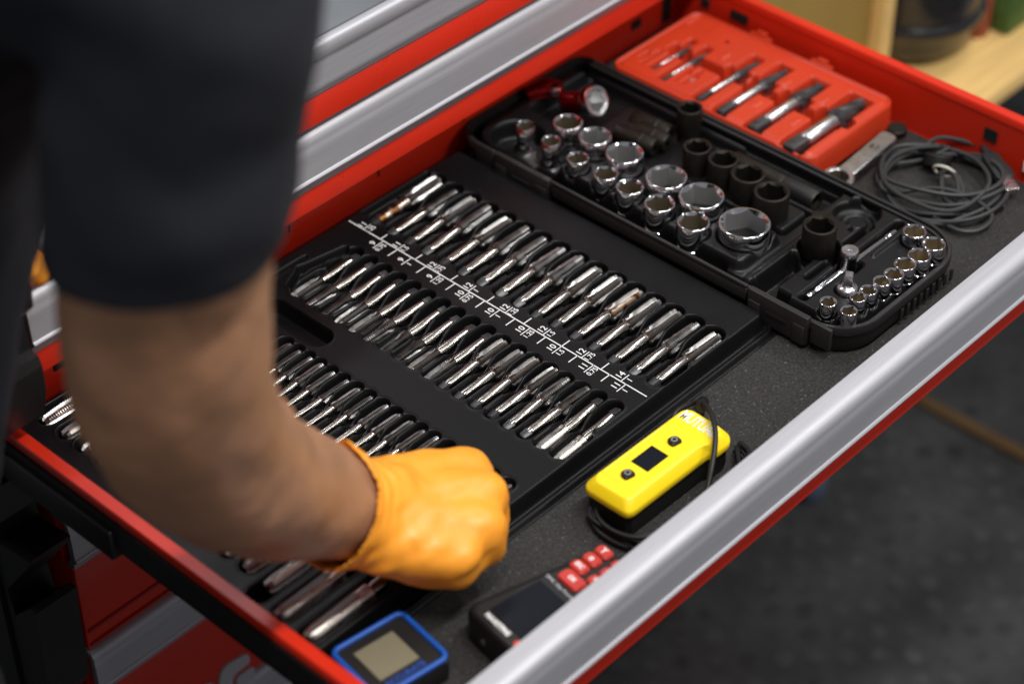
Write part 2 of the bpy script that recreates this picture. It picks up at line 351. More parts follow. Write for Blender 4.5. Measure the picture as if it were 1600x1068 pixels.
# black corner post with stepped nose
f = MB()
f.extrude_x([(880, 243), (880, 78), (200, 78), (191, 107), (190, 132), (193, 141), (203, 142), (205, 172), (187, 192), (184, 211), (188, 240), (236, 242), (236, 243)], -362, -320)
f.extrude_x([(880, -16), (880, -860), (240, -860), (240, -290), (224, -257), (208, -231), (208, -198), (206, -151), (203, -119), (210, -118), (238, -146), (242, -117), (199, -60), (197, -54), (240, -60), (240, -42), (250, -16)], -362, -320)
f.box(-366, -362.2, 250, 880, -860, 239); cb(f, 'corner_post', M['black_paint'])
# dark sheet at the cavity mouth, in place of the shade inside
f = MB(); f.box(-297, 612, 300, 303, -14, 76); cb(f, 'cavity_shade', M['hole'])

# ------------------------------------------------------------------ open drawer
t = thing('open_drawer', 'red steel drawer pulled open with aluminium grip rail in front', 'drawer', (0, 0, -6))
def db(mb, name, m, par=t, **k):
    for i, p in enumerate(mb.v): mb.v[i] = (p[0], p[1], p[2]+6)
    return mb.build(name, m, par, **k)
f = MB(); f.box(-329, 560, -224, 290, -6, -3); db(f, 'bottom_panel', M['red'])
f = MB(); f.box(-333, 560, 286, 289, -2.8, 60, bev=0.8); db(f, 'back_wall', M['red'])
def side(x0, x1, name):
    g = MB()
    g.loft(lambda i: rrect((x0+x1)/2, 31, x1-x0-2*i, 516, 1.2, 2), [(0, 52), (0, 58.5), (1.2, 60)]); 
    g.box(x0+1, x1-1, -226, 288, -2.8, 52.4); return db(g, name, M['red'])
g = MB(); g.loft(lambda i: rrect(-338.5, 31, 12-2*i, 516, 1.2, 2), [(0, 52), (0, 58.5), (1.2, 60)]); g.box(-332.4, -329.5, -226, 288, -2.8, 52.4); g.box(-343.5, -332.2, -226, 288, 50, 52.2); lw = db(g, 'left_wall', M['red']); rw = side(558, 570, 'right_wall')
f = MB(); f.box(-346, -333, -224, 288, 24, 49.8); f.box(-350, -332.8, 92, 288, 11, 40, bev=1.5); db(f, 'slide_rail', M['black_paint'])
f = MB(); f.box(570.2, 575, -222, 288, -12, 46); db(f, 'slide_rail', M['black_paint'])
f = MB(); f.box(-333, 560, -240.5, -225.4, -14, 56); f.box(-346, 572, -242.5, -240.5, -14, 5, bev=.7); db(f, 'front_panel', M['red'])
f = MB(); f.extrude_x(handle_profile(-223.8, 60.2, inner=True), -348, 576, smooth=True, nx=6); db(f, 'handle', M['alu'])  # inner face added in aluminium so the sockets reflect grey
# dark plates on the walls, painting the shade in square cut-outs
def hole_y(x, z, w, h, nm='slot_shade'):
    g = MB(); g.loft(lambda i: rrect(x, z, w-2*i, h-2*i, .8, 2), [(0, 0), (0, 1.2)], T=Matrix(((1, 0, 0, 0), (0, 0, -1, 286.2), (0, 1, 0, 0), (0, 0, 0, 1)))); db(g, nm, M['hole'])
hole_y(495, 24, 15, 10); hole_y(125, 32, 1.6, 8); hole_y(12, 30, 1.6, 8); hole_y(239, 36, 1.6, 7); hole_y(560-16, 20, 14, 30); hole_y(-247, 34, 12, 11)
def hole_x(y, z, w, h):
    g = MB(); g.loft(lambda i: rrect(y, z, w-2*i, h-2*i, .8, 2), [(0, 0), (0, 1.2)], T=Matrix(((0, 0, -1, 558.2), (1, 0, 0, 0), (0, 1, 0, 0), (0, 0, 0, 1)))); db(g, 'slot_shade', M['hole'])
hole_x(-101, 33, 14, 13); hole_x(202, 38, 22, 10); hole_x(246, 37, 10, 9); hole_x(-146, 32, 9, 14)
g = MB(); g.box(555, 558, -152, -141, 12, 24, bev=1); db(g, 'catch', M['white'])
# foam liner
t = thing('foam_liner', 'thin dark grey speckled foam liner covering the drawer floor', 'liner', (0, 0, -2.8))
g = MB(); g.loft(lambda i: rrect(113, 31, 886-2*i, 508-2*i, 3, 3), [(0, .1), (0, 2), (.8, 2.8)]); g.build('sheet', M['liner'], t)

# ------------------------------------------------------------------ tap tray
TX0, TX1, TY0, TY1, ZT = -327, 216, -99, 270, 20
res = 0.85
xs = np.arange(TX0-9, TX1+14, res); ys = np.arange(TY0-11, TY1+3, res)
X, Y = np.meshgrid(xs, ys)
d = box_sdf(X, Y, TX0, TX1, TY0, TY1, 7)          # negative inside
Z = np.full_like(X, 4.0)
Z += 16*sst(1.5, -3.2, d)
rail = np.exp(-((d-6.3)/1.3)**2)*2.4; Z += rail*(d > 2)
Z -= 3.2*sst(8.5, 9.5, d)
slots = []   # (y, wide x0, wide x1, narrow x0, narrow x1, wide r, narrow r, depth)
row1 = [248.5-22.15*i for i in range(16)]
row2 = [224-18.05*i for i in range(18)]
row3 = [178, 164, 151, 137, 123, 108, 92, 77, 61, 46, 31, 17, 2, -14, -30, -46, -63, -80]
row4 = [254, 228, 205, 182, 159, 138, 116, 95, 73, 52, 29, 6, -21, -49, -79]
for y in row1: slots.append((y, 130, 163, 86, 112, 10.9, 9.0, 15))
for i, y in enumerate(row2):
    if i < 10 or i >= 16: slots.append((y, -34, -6, 12, 36, 8.8, 8.0, 14))
    else: slots.append((y, 9, 34, -36, -10, 8.8, 8.0, 14))
for y in row3: slots.append((y, -114, -91, -150, -128, 7.3, 6.2, 12))
for i, y in enumerate(row4):
    e = 0 if i < 12 else -16
    slots.append((y, -286+e, -236, -226, -190, 9.6, 8.2, 15))
dep = np.zeros_like(X); bead = np.zeros_like(X)
def carve(fn, x0, x1, y0, y1, depth, soft=2.6, bd=0.0):
    i0, i1 = np.searchsorted(xs, (x0, x1)); j0, j1 = np.searchsorted(ys, (y0, y1)); sl = (slice(j0, j1), slice(i0, i1))
    q = fn(X[sl], Y[sl]); dep[sl] = np.maximum(dep[sl], depth*sst(0.6, -soft, q))
    if bd: bead[sl] = np.maximum(bead[sl], bd*np.exp(-((q-1.3)/0.9)**2))
def row_ridges(rows, xa, xb, A_, h_end, h_mid, w, L_):
    global RZ
    for k in range(len(rows)-1):
        ym = (rows[k]+rows[k+1])/2; pit = rows[k]-rows[k+1]
        i0, i1 = np.searchsorted(xs, (xa-2, xb+2)); j0, j1 = np.searchsorted(ys, (ym-pit, ym+pit)); sl = (slice(j0, j1), slice(i0, i1))
        x = X[sl]; yy = Y[sl]; t_ = (x-(xa+xb)/2)/(xb-xa)*2
        cy = ym+A_*np.tanh(t_*L_); top = h_end-(h_end-h_mid)*np.exp(-(t_/.22)**2)
        dd = np.abs(yy-cy); z_ = top-15*np.clip((dd-w*.3)/(w*1.1), 0, 2)**2
        RZ[sl] = np.maximum(RZ[sl], z_)
RZ = np.full_like(X, -50.0)
for (y, a0, a1, b0, b1, ra, rb, dp) in slots:
    sgn = 1 if a0 > b0 else -1
    f_ = lambda x, yy: smin(cap_sdf(x, yy, a0, y+1.6*sgn, a1, y+1.6*sgn, ra, ra), cap_sdf(x, yy, b0, y-2.0*sgn, b1, y-2.0*sgn, rb, rb), 5)
    carve(f_, min(a0, b0)-20, max(a1, b1)+20, y-16, y+16, dp, 2.6, 0.7)
for (x0, x1, rr_, dp) in ((104, 140, row1, 12), (-14, 18, row2, 12), (-132, -108, row3, 10)):
    carve(lambda x, yy: box_sdf(x, yy, x0, x1, rr_[-1]-4, rr_[0]+4, 9), x0-8, x1+8, rr_[-1]-20, rr_[0]+20, dp, 4)
carve(lambda x, yy: box_sdf(x, yy, -232, -222, row4[-1]-6, row4[0]+7, 5), -240, -214, row4[-1]-20, row4[0]+20, 8, 5)
row_ridges(row1, 80, 172, 3.4, 19.4, 11, 2.4, 2.2)
row_ridges(row2, -40, 44, 2.9, 19.4, 11.5, 2.2, 2.2)
row_ridges(row3, -155, -86, 2.2, 19.2, 12, 1.9, 2.2)
# big finger recess, thin grooves
carve(lambda x, yy: cap_sdf(x, yy, -66, 222, -67, 165, 12.5, 13.5), -110, -30, 130, 260, 15, 4, .5)
carve(lambda x, yy: cap_sdf(x, yy, -44, 255, 2, 254, 2.2, 2.2), -60, 20, 240, 262, 6, 2, .5)
carve(lambda x, yy: smin(cap_sdf(x, yy, -34, 234, -12, 244, 4, 4), cap_sdf(x, yy, -12, 244, 34, 236, 4, 4), 4), -60, 60, 220, 256, 9, 3, .8)
carve(lambda x, yy: cap_sdf(x, yy, 84, 263, 166, 263, 3.5, 3.5), 70, 180, 250, 270, 8, 2.5, .8)
carve(lambda x, yy: cap_sdf(x, yy, -290, 263, -240, 263, 3, 3), -300, -230, 250, 270, 8, 2.5, .6)
Z = Z-dep*(d < -1)+bead*(dep < 0.6)*(d < -2)
Z = np.where(dep > 0.8, np.maximum(Z, np.minimum(RZ, 19.2)), Z)
t = thing('tap_tray', 'wide black moulded tray holding rows of threading taps with white printed scale', 'tool tray', (0, 0, 0.2))
o = bpy.data.objects.new('moulding', grid_mesh('moulding', X, Y, np.maximum(Z, 0.3), M['tray'])); COL.objects.link(o); o.parent = t
# printed scale
g = MB(); zt = ZT+.12
def strip(x0, y0, x1, y1, w=1.0):
    dx, dy = x1-x0, y1-y0; L = math.hypot(dx, dy); nx, ny = -dy/L*w/2, dx/L*w/2
    g.add([(x0+nx, y0+ny, zt), (x0-nx, y0-ny, zt), (x1-nx, y1-ny, zt), (x1+nx, y1+ny, zt)], [(0, 1, 2, 3)], smooth=False)
strip(65.6, 264, 63.4, -93, 1.1)
lab1 = ['11|1.25', '11|1.5', '12|0.75', '12|1', '12|1.25', '12|1.5', '12|1.75', '14|1']
lab2 = ['9|0.75', '9|1', '9|1.25', '10|0.75', '10|1', '10|1.25', '10|1.5', '11|0.75', '11|1']
def frac(s, x, y):
    a, b_ = s.split('|')
    text_mb(a, 8.8, TR(x, y+5.2, zt), g, bold=0.10, sx=1.0); text_mb(b_, 7.0 if len(b_) > 2 else 7.6, TR(x+.2, y-4.7, zt), g, bold=0.07, sx=.97)
for i, s_ in enumerate(lab1):
    y = 245-44.2*i; strip(64.6, y, 75.5, y, .9); frac(s_, 69.6, y)
    if i < 7: strip(64.6, y-22, 74.5, y-22)
for i, s_ in enumerate(lab2):
    y = 218.5-36.1*i; strip(64.2, y, 51.5, y, .9); frac(s_, 56.8, y)
    if i < 8: strip(64.2, y-18, 52.5, y-18)
g.build('printed_scale', M['white'], t)

# ------------------------------------------------------------------ taps
def tap_parts(L, r, rs, tl, pitch, nf, mtip, seed):
    """tap along +X: square at x=0, thread to x=L; returns meshes"""
    A = Matrix.Rotation(PI/2, 4, 'Y')
    sq = MB(); q = rs*0.80; s0 = L*0.105
    s0 = L*.125; sq.loft(lambda i: rrect(0, 0, 2*(q-i), 2*(q-i), .8, 2), [(1.6, 0), (.7, 1.0), (0, s0-1.2)], T=A)
    sh = MB(); sh.lathe([(q*.98, L*.125-2.4), (rs*.93, L*.125-.6), (rs, L*.125+1.2), (rs, L-tl-4), (rs*.9, L-tl-1.5), (rs*.88, L-tl)], 20, A)
    th = MB(); prof = []; n = int(tl/pitch); z = L-tl
    cham = 7 if pitch != 2.2 and pitch != 2.5 else 22
    for k in range(n*2+1):
        zz = z+k*pitch/2; rem = L-zz; rr = r*(1-0.16*max(0, (cham-rem)/cham)); prof.append((rr*(1.0 if k % 2 else 0.87), zz))
    prof = [(rs*.86, z-1.2)]+prof+[(r*.5, L+.8)]
    def rf(th_, z_):
        c = math.cos(nf*th_); u = min(1, max(0, (z_-z+3)/(tl*.55))); t0 = .95-(1.10 if nf == 3 else .80)*u**.7
        e = 1-(0.52 if nf == 3 else .44)*(max(0, (c-t0)/(1-t0))**0.75)*min(1, .35+u)
        return e if z_ > z-1 else 1
    th.lathe(prof, 30 if nf == 3 else 32, A, rf=rf)
    for i_, f_ in enumerate(th.f):
        c_ = sum(math.hypot(th.v[q_][1], th.v[q_][2]) for q_ in f_)/len(f_); xx = sum(th.v[q_][0] for q_ in f_)/len(f_)
        if c_ < r*.86 and len(f_) == 4: th.m[i_] = 1
    tm = th.mesh('fluted_thread', [mtip, M['flute']]); tm['nf'] = nf
    return sq.mesh('square_end', M['steel_dark']), sh.mesh('shank', M['steel']), tm
K1 = [tap_parts(88, 7.3, 5.2, 41, p, nf, M['steel_thread'], 0) for p, nf in ((2.5, 3), (1.7, 4), (3.0, 3), (1.4, 4))]
K1r = (K1[0][0], MB().lathe([(5.2, 9), (5.6, 10), (5.6, 47), (5.0, 50)], 20, Matrix.Rotation(PI/2, 4, 'Y')).mesh('shank', M['steel_rust']), K1[1][2])
K1s = (K1[0][0], K1[0][1], tap_parts(88, 7.3, 5.2, 41, 1.5, 4, M['steel_rust'], 0)[2])
K2 = [tap_parts(80, 6.6, 4.8, 34, p, nf, M['steel_thread'], 0) for p, nf in ((1.3, 4), (2.2, 3), (1.7, 3), (1.0, 4))]
K2b = tap_parts(80, 6.3, 5.1, 34, 1.0, 4, M['steel_bright'], 0)
K3 = [tap_parts(70, 4.6, 3.3, 30, p, 3, M['steel_thread'], 0) for p in (1.1, 1.6, 2.0)]
K4 = [tap_parts(100, 7.4, 5.6, 48, p, 4, M['steel_bright'], 0) for p in (2.2, 1.5)]
K4b = tap_parts(132, 8.6, 6.8, 64, 1.6, 4, M['steel_bright'], 0)
ORD = ['first', 'second', 'third', 'fourth', 'fifth', 'sixth', 'seventh', 'eighth', 'ninth', 'tenth', 'eleventh', 'twelfth', 'thirteenth', 'fourteenth', 'fifteenth', 'sixteenth', 'seventeenth', 'eighteenth']
def tap(kind, x, y, z, rev, label, group, L, tilt=0):
    y += random.uniform(-.7, .7); tilt += random.uniform(-.8, .8)
    nfl = kind[2].get('nf', 4) == 3
    rz = (PI if rev else 0)+math.radians(random.uniform(-1.6, .8))
    o = thing('thread_tap', label, 'tap', (x+(L if rev else 0), y, z), rz, group)
    o.rotation_euler = (0, math.radians(tilt), rz)
    roll = math.radians(random.uniform(-9, 9)+(nfl and (-21 if rev else 21) or (-9 if not rev else 9)))
    for me, nm in zip(kind, ('square_end', 'shank', 'fluted_thread')):
        c = inst(nm, me, o); c.rotation_euler = (roll, 0, 0)
for i, y in enumerate(row1):
    k = K1[[0, 2, 3, 0, 3, 0, 2, 0, 0, 1, 1, 2, 1, 1, 0, 3][i]]
    ds = 'with silver shank'
    if i == 0: k = K1r; ds = 'with rusty brown shank'
    if i == 11: k = K1s; ds = 'with orange rusty thread'
    tap(k, 79+random.uniform(-1.5, 1.5), y, 14.5, False, 'tap %s, %s from cabinet in row beside socket case' % (ds, ORD[i]), 'taps in the row beside the socket case', 88, random.uniform(-2.5, -1))
for i, y in enumerate(row2):
    rev = i < 10 or i >= 16
    k = K2[[0, 1, 2, 0, 0, 1, 2, 2, 3, 0, 0, 3, 0, 3, 1, 2, 0, 0][i]]
    if i >= 16: k = K2b
    tap(k, -40+random.uniform(-1.2, 1.2)+(-2 if 6 < i < 12 else 0), y, 14, rev, 'tap with %s end towards the scale, %s from the cabinet in second row' % ('square' if rev else 'fluted', ORD[i]), 'taps in the second row below the printed scale', 80, random.uniform(-2, 0) if not rev else random.uniform(1, 3))
for i, y in enumerate(row3):
    tap(K3[[0, 1, 2, 2, 2, 2, 1, 1, 2, 1, 0, 1, 2, 1, 2, 0, 1, 0][i]], -157, y, 14.2, False, 'small thin thread tap, %s from the cabinet in the third row by the arm' % ORD[i], 'small taps in the third row', 70, -1)
for i, y in enumerate(row4):
    k = K4[[0, 1, 0, 1, 0, 1, 0, 1, 0, 1, 0, 0, 1, 1, 0][i]]; L = 100
    if i >= 13: k = K4b; L = 132
    tap(k, -289+(-17 if i > 12 else 0)+(-2 if i == 12 else 0), y, 16 if i < 13 else 16.5, True, 'thick bright tap, %s from the cabinet in row along left wall' % ORD[i], 'large taps along the left drawer wall', L, 1.5)

# ------------------------------------------------------------------ socket case
CX0, CX1, CY0, CY1 = 223, 407, -181, 284
t = thing('socket_case', 'open charcoal plastic socket case half with moulded black insert', 'tool case', (0, 0, 0.2))
def outl(i): return rrect((CX0+CX1)/2, (CY0+CY1)/2, CX1-CX0-2*i, CY1-CY0-2*i, [max(16-i, 2), max(30-i, 2), max(42-i, 2), max(48-i, 2)], 10)
g = MB(); g.loft(outl, [(11, 0), (4.5, 2), (1.6, 8), (0.6, 22), (-1.0, 22.6), (-1.0, 30), (-.2, 31), (2.6, 31), (3, 29.5), (3, 12)], cap1=False); g.build('shell', M['case'], t)
g = MB(); g.loft(outl, [(3.2, 25), (3.2, 28.2), (4.6, 28.8), (6.0, 28.2), (6.0, 25)], cap0=False, cap1=False); g.build('rim_lip', M['case'], t)
def latch(y0, y1, slot):
    g = MB(); g.box(CX0-4.5, CX0+1.5, y0, y1, 5, 34, bev=.8)
    g.box(CX0-6.0, CX0-4.2, y0+2, y0+ (y1-y0)*.22, 5, 24, bev=.5); g.box(CX0-6.0, CX0-4.2, y1-(y1-y0)*.22, y1-2, 5, 24, bev=.5)
    o = g.build('latch_plate', M['case'], t)
    g = MB(); g.box(CX0-5.2, CX0-4.4, (y0+y1)/2-11, (y0+y1)/2+11, 17, 20); g.build('latch_slot', M['hole'] if slot else M['cable'], o)
latch(158, 226, False); latch(-140, -76, True)
g = MB()
for y0, y1 in ((229, 252), (-163, -143)):
    g = MB(); g.box(CX0-2.6, CX0+1.5, y0, y1, 10, 32.5, bev=.6); g.build('hinge_lug', M['case'], t)
g = MB(); g.box(CX0-3, CX0+.5, -73, 155, 18, 30, bev=.8); g.box(CX0-3.4, CX0, -73, 155, 31, 34.5, bev=.8); g.build('side_rail', M['case'], t)
for k in range(9):
    g = MB(); g.box(300+k*9.5, 304+k*9.5, CY0-.9, CY0+1, 6, 19, bev=.4); g.build('grip_rib', M['case'], t)
# insert
res = 1.1
xs = np.arange(CX0+3.5, CX1-3, res); ys = np.arange(CY0+3.5, CY1-3, res); X, Y = np.meshgrid(xs, ys)
d = box_sdf(X, Y, CX0+5, CX1-5, CY0+5, CY1-5, 36)
mask = d < 1.5
Z = 12+15*sst(-1, -7, d)
B = sst(-64, -67, Y)              # front compartment
zq = 34*sst(-1, -8, d)*1.0
Z = np.maximum(Z, B*(12+20*sst(-2, -9, d)))
def cz(q, z, soft=2.5):           # lower to height z inside sdf
    global Z
    w = sst(0.8, -soft, q); Z = Z*(1-w)+np.minimum(Z, z)*w
def rz(q, z, soft=2.5):
    global Z
    w = sst(0.8, -soft, q)*(d < -3); Z = Z*(1-w)+np.maximum(Z, z)*w
# back pocket arch, long trough, spanner bed
cz(cap_sdf(X, Y, 262, 236, 262, 236, 26, 26), 8, 3)
cz(box_sdf(X, Y, 302, 396, 60, 262, 8), 10, 3)
cz(box_sdf(X, Y, 306, 352, -48, 66, 6), 12, 3)
cz(box_sdf(X, Y, 356, 398, -50, 70, 8), 8, 3)
rz(box_sdf(X, Y, 352, 356, -46, 66, 1.5), 26, 1)
rz(box_sdf(X, Y, 330, 380, 150, 196, 5), 22, 3)
cz(box_sdf(X, Y, 230, 238, -40, 190, 3), 10, 2)
# front compartment details
rz(box_sdf(X, Y, 230, 402, -68, -60, 2), 31, 1.5)
cz(box_sdf(X, Y, 236, 292, -92, -70, 4), 8, 2.5)
cz(box_sdf(X, Y, 228, 240, -108, -70, 4), 6, 2.5)
cz(cap_sdf(X, Y, 310, -84, 310, -84, 19, 19), 6, 2.5)
cz(np.abs(np.hypot(X-378, Y+78)-12)-5, 14, 2.5); cz(cap_sdf(X, Y, 376, -78, 376, -78, 22, 22), 18, 3)
cz(cap_sdf(X, Y, 244, -117, 386, -117, 4.6, 4.6), 19, 2)
cz(box_sdf(X, Y, 296, 318, -130, -102, 5), 10, 3)
cz(cap_sdf(X, Y, 268, -103, 296, -103, 2.8, 2.8), 20, 1.8); cz(cap_sdf(X, Y, 330, -100, 366, -100, 3.6, 3.6), 18, 1.8); cz(cap_sdf(X, Y, 350, -90, 384, -92, 2.6, 2.6), 20, 1.6)
rz(cap_sdf(X, Y, 330, -128, 372, -128, 1.4, 1.4), 35, 1)
rz(box_sdf(X, Y, 236, 300, -54, 168, 10), 37, 5); rz(box_sdf(X, Y, 264, 303, 160, 208, 8), 37, 5)
rz(box_sdf(X, Y, 308, 350, -46, 92, 6), 29, 4)
SM = [(821, 253, 217, 9.0, 52), (861, 251, 183, 9.3, 52), (903, 249, 148, 10.4, 50), (947, 248, 113, 11.6, 50), (984, 248, 84, 12.8, 49), (1031, 247, 48, 14.0, 49), (1083, 246, 8, 14.8, 49)]
BG = [(888, 281, 189, 14.3, 55), (930, 281, 155, 15.7, 55), (977, 279, 117, 17.8, 55), (1042, 278, 66, 19.3, 53), (1099, 277, 24, 20.8, 53), (1163, 272, -29, 23.4, 52)]
DK = [(1090, 331, 73, 13.4, 60), (1131, 332, 43, 14.5, 60), (1168, 329, 12, 16.2, 60), (1206, 321, -21, 16.6, 60), (1283, 310, -83, 15.3, 60)]
QT = [('4', 240, -145, 7.6), ('4.5', 242, -165, 7.5), ('5', 262, -160, 7.4), ('5.5', 276, -161, 7.7), ('7', 294, -162, 7.9), ('10', 309, -164, 9.0), ('11', 327, -163, 9.8), ('12', 346, -165, 10.4), ('13', 368, -165, 10.6), ('14', 372, -142, 10.6)]
for _, x, y, r, z in SM+BG: cz(cap_sdf(X, Y, x, y, x, y, r+1.2, r+1.2), 31, 1.5)
for _, x, y, r in QT: cz(cap_sdf(X, Y, x, y, x, y, r+1.1, r+1.1), 27, 1.5)
cz(cap_sdf(X, Y, 276, -139, 276, -139, 10.5, 10.5), 20, 1.5)
me = grid_mesh('insert', X, Y, Z, M['insert'], mask); o = bpy.data.objects.new('insert', me); COL.objects.link(o); o.parent = t

# ------------------------------------------------------------------ sockets
def socket_mesh(R, h, mats, af=0.74, depth=None, neck=None, drive=True, points=6):
    """open end up at z=h. mats: outside, inside"""
    g = MB(); n = 48; ro = R; c = min(1.2, R*.07); 
    if neck:
        prof = [(neck-1, 0), (neck, 1), (neck, h*.42), (ro*.97, h*.55), (ro, h*.60), (ro, h-c*1.2), (ro-c, h)]
    else:
        prof = [(ro*.93-1, 0), (ro*.93, 1), (ro*.93, h*.30), (ro*.90, h*.31), (ro*.90, h*.36), (ro*.97, h*.38), (ro, h*.42), (ro, h-c*1.2), (ro-c*.4, h-c*.3), (ro-c, h)]
    g.lathe(prof, n, cap0=True, cap1=False)
    cr_ = R*min(.895, af+.15); apo = cr_*.866; ph = PI/6
    def hexr(a): k = (a % (PI/3))-PI/6; return apo/math.cos(k)
    def ring(fn, z): return [(fn(2*PI*j/n)*math.cos(2*PI*j/n), fn(2*PI*j/n)*math.sin(2*PI*j/n), z(2*PI*j/n) if callable(z) else z) for j in range(n)]
    D = depth or h*.62; rin = min(R-c-.2, cr_+.35)
    rings = [ring(lambda a: R-c, h), ring(lambda a: rin, h-.1), ring(hexr, lambda a: h-.2-(rin-hexr(a))*1.1), ring(hexr, h-D), ring(lambda a: apo*.8, h-D-.8), ring(lambda a: apo*.42, h-D-.8), ring(lambda a: apo*.40, h-D-5)]
    for k in range(len(rings)-1):
        vs = rings[k]+rings[k+1]; mi = 0 if k < 2 else 1
        g.add(vs, [(j, (j+1) % n, (j+1) % n+n, j+n) for j in range(n)], mi=mi, smooth=(k not in (1, 2)))
    g.add(rings[-1], [tuple(range(n))], mi=1, smooth=False)
    return g.mesh('socket_body', mats)
def mark(txt, R, z, size, par, ang, m):
    g = MB(); T = Matrix.Rotation(ang+PI/2, 4, 'Z') @ Matrix.Translation((0, -(R+.12), z))
    text_mb(txt, size, T, g, bend=R+.12); g.build('size_mark', m, par)
CAMANG = math.atan2(-929.8, -989.2)
def sock(label, cat, group, x, y, z0, R, h, mats, txt=None, rot=0.0, **k):
    o = thing('socket', label, cat, (x, y, z0), rot, group)
    inst('body', socket_mesh(R, h, mats, **k), o)
    if txt: mark(txt, R if not k.get('neck') else R, h*.70, min(R*.55, 6.5), o, CAMANG-rot+.12, M['satin'])
    return o
ordn = ORD
for i, (_, x, y, R, z) in enumerate(SM):
    h = 40 if i < 2 else 36
    sock('small chrome socket, %s from the cabinet in the row along the case edge' % ordn[i], 'socket', 'small chrome sockets along the case edge', x, y, z-h, R, h, [M['chrome'], M['chrome_br']], None, rot=i*.37+.2, neck=(R*1.28 if i < 2 else None))
lb = ['10', '22', '22 mm', '27', '30', '32']
for i, (_, x, y, R, z) in enumerate(BG):
    sock('%s chrome socket, %s from the cabinet in the middle row' % (['narrow deep', 'wide', 'wide stamped', 'large', 'very large', 'largest'][i], ordn[i]), 'socket', 'large chrome sockets in the middle row', x, y, z-40, R, 40, [M['chrome'], M['chrome_br'] if i == 0 else M['chrome_in']], [None, '22', '24', None, None, None][i], rot=i*.5+.1, af=0.80 if i else .72)
for i, (_, x, y, R, z) in enumerate(DK):
    sock('dark brown impact socket with worn rim, %s' % ['nearest the cabinet', 'second from the cabinet', 'third from the cabinet', 'wide one behind the largest chrome socket', 'standing alone in front of the case divider'][i], 'socket', 'dark impact sockets', x, y, z-56, R, 52, [M['impact'], M['impact']], None, rot=i*.3, af=.66, depth=26)
qd = ['smallest one at the left end', 'lowest one at the front corner', 'just behind the front corner socket', 'third from the front corner', 'fifth from the front corner', 'sixth from the front corner', 'fourth from the right corner', 'third from the right corner', 'rightmost one at the case corner', 'farthest back at the case corner']
for i, (tx, x, y, R) in enumerate(QT):
    sock('little bright chrome socket, %s' % qd[i], 'socket', 'quarter-inch chrome sockets at the case front', x, y, 20.5, R, 24, [M['chrome'], M['chrome_br']], tx, rot=i*.41, af=.66 if i < 6 else .74, depth=14)
# socket standing behind the row near the red case and the lying long ones
sock('black deep socket standing against the red extractor case', 'socket', None, 388, 128, 0, 12.5, 46, [M['impact'], M['impact']], None, af=.66)
def lying(label, x0, y0, z, L, prof, mats, ang, cat='socket', tilt=0, group=None, nm='lying_socket', rings=None):
    o = thing(nm, label, cat, (x0, y0, z), 0, group)
    g = MB(); T = Matrix.Rotation(ang, 4, 'Z') @ Matrix.Rotation(PI/2-tilt, 4, 'Y'); g.lathe(prof, 32, T, cap1=False); g.build('barrel', mats[0], o)
    return o, T
def hollow(o, T, R, L, m, name='opening'):
    g = MB(); n = 36; apo = R*.72
    def hexr(a): k = (a % (PI/3))-PI/6; return min(apo/math.cos(k), R*.82)
    rr = [[(R*math.cos(2*PI*j/n), R*math.sin(2*PI*j/n), L) for j in range(n)], [(hexr(2*PI*j/n)*math.cos(2*PI*j/n), hexr(2*PI*j/n)*math.sin(2*PI*j/n), L-1) for j in range(n)], [(hexr(2*PI*j/n)*math.cos(2*PI*j/n), hexr(2*PI*j/n)*math.sin(2*PI*j/n), L-22) for j in range(n)]]
    for k in range(2): g.add(rr[k]+rr[k+1], [(j, (j+1) % n, (j+1) % n+n, j+n) for j in range(n)], T, smooth=False)
    g.add(rr[2], [tuple(range(n))], T, smooth=False); g.build(name, m, o)
a = -PI/2+.02
o, T = lying('chrome deep socket with red reflection painted on its barrel, tipped up in the back corner of the case', 334, 238, 28, 40, [(10, 0), (11, 2), (11.5, 30), (13.8, 32), (14.8, 35), (15, 41), (14, 43)], [M['red_reflect']], a, tilt=.45)
g = MB(); g.lathe([(12, 29.5), (14.6, 31.5), (15.6, 34), (15.8, 41), (14.8, 43.4), (13.4, 43.6)], 32, T, cap0=False, cap1=False); g.build('chrome_collar', M['chrome'], o)
hollow(o, T, 13.6, 43.4, M['chrome_in'])
o = thing('ratchet_handle', 'ratchet handle, red cabinet reflection painted on, with polished button lying at the back of the case', 'ratchet', (330, 268, 30))
g = MB(); g.tube([(-14, 6, 0), (-6, 2, 2), (4, -6, 4), (8, -18, 6)], [8, 9.5, 10.5, 9], 20); g.build('grip', M['red_reflect'], o)
g = MB(); g.lathe([(6.5, 0), (7.2, 4), (6.0, 8), (3, 9.4)], 24, TR(-4, -22, 9, 0, .2)); g.build('button', M['chrome'], o)
# extension bars lying in the right trough
o, T = lying('long brown-black impact extension lying along the red extractor case', 379, 66, 18, 60, [(9, 0), (10, 1.5), (10, 58), (9.2, 60), (5, 60.2)], [M['impact']], -PI/2, 'extension bar', nm='extension_bar')
g = MB(); g.lathe([(9.6, 60.4), (10.6, 62), (10.6, 96), (9.6, 98)], 28, T, cap0=True, cap1=False); g.build('sleeve', M['rubber'], o); hollow(o, T, 9.6, 98, M['impact'])
for i, (x, y) in enumerate(((338, 176), (352, 172), (366, 180))):
    o, T = lying('dark brown impact socket lying in the back trough, %s' % ['nearest the chrome sockets', 'middle of the three', 'next to the red case'][i], x, y, 20, 44, [(8, 0), (9, 1.5), (9, 42), (8, 44), (3, 44.1)], [M['impact']], -PI/2+.1, group='impact sockets lying in the back trough')
    g = MB(); g.lathe([(9.2, 26), (9.7, 27), (9.7, 29), (9.2, 30)], 28, T, cap0=False, cap1=False); g.build('band', M['impact'], o)

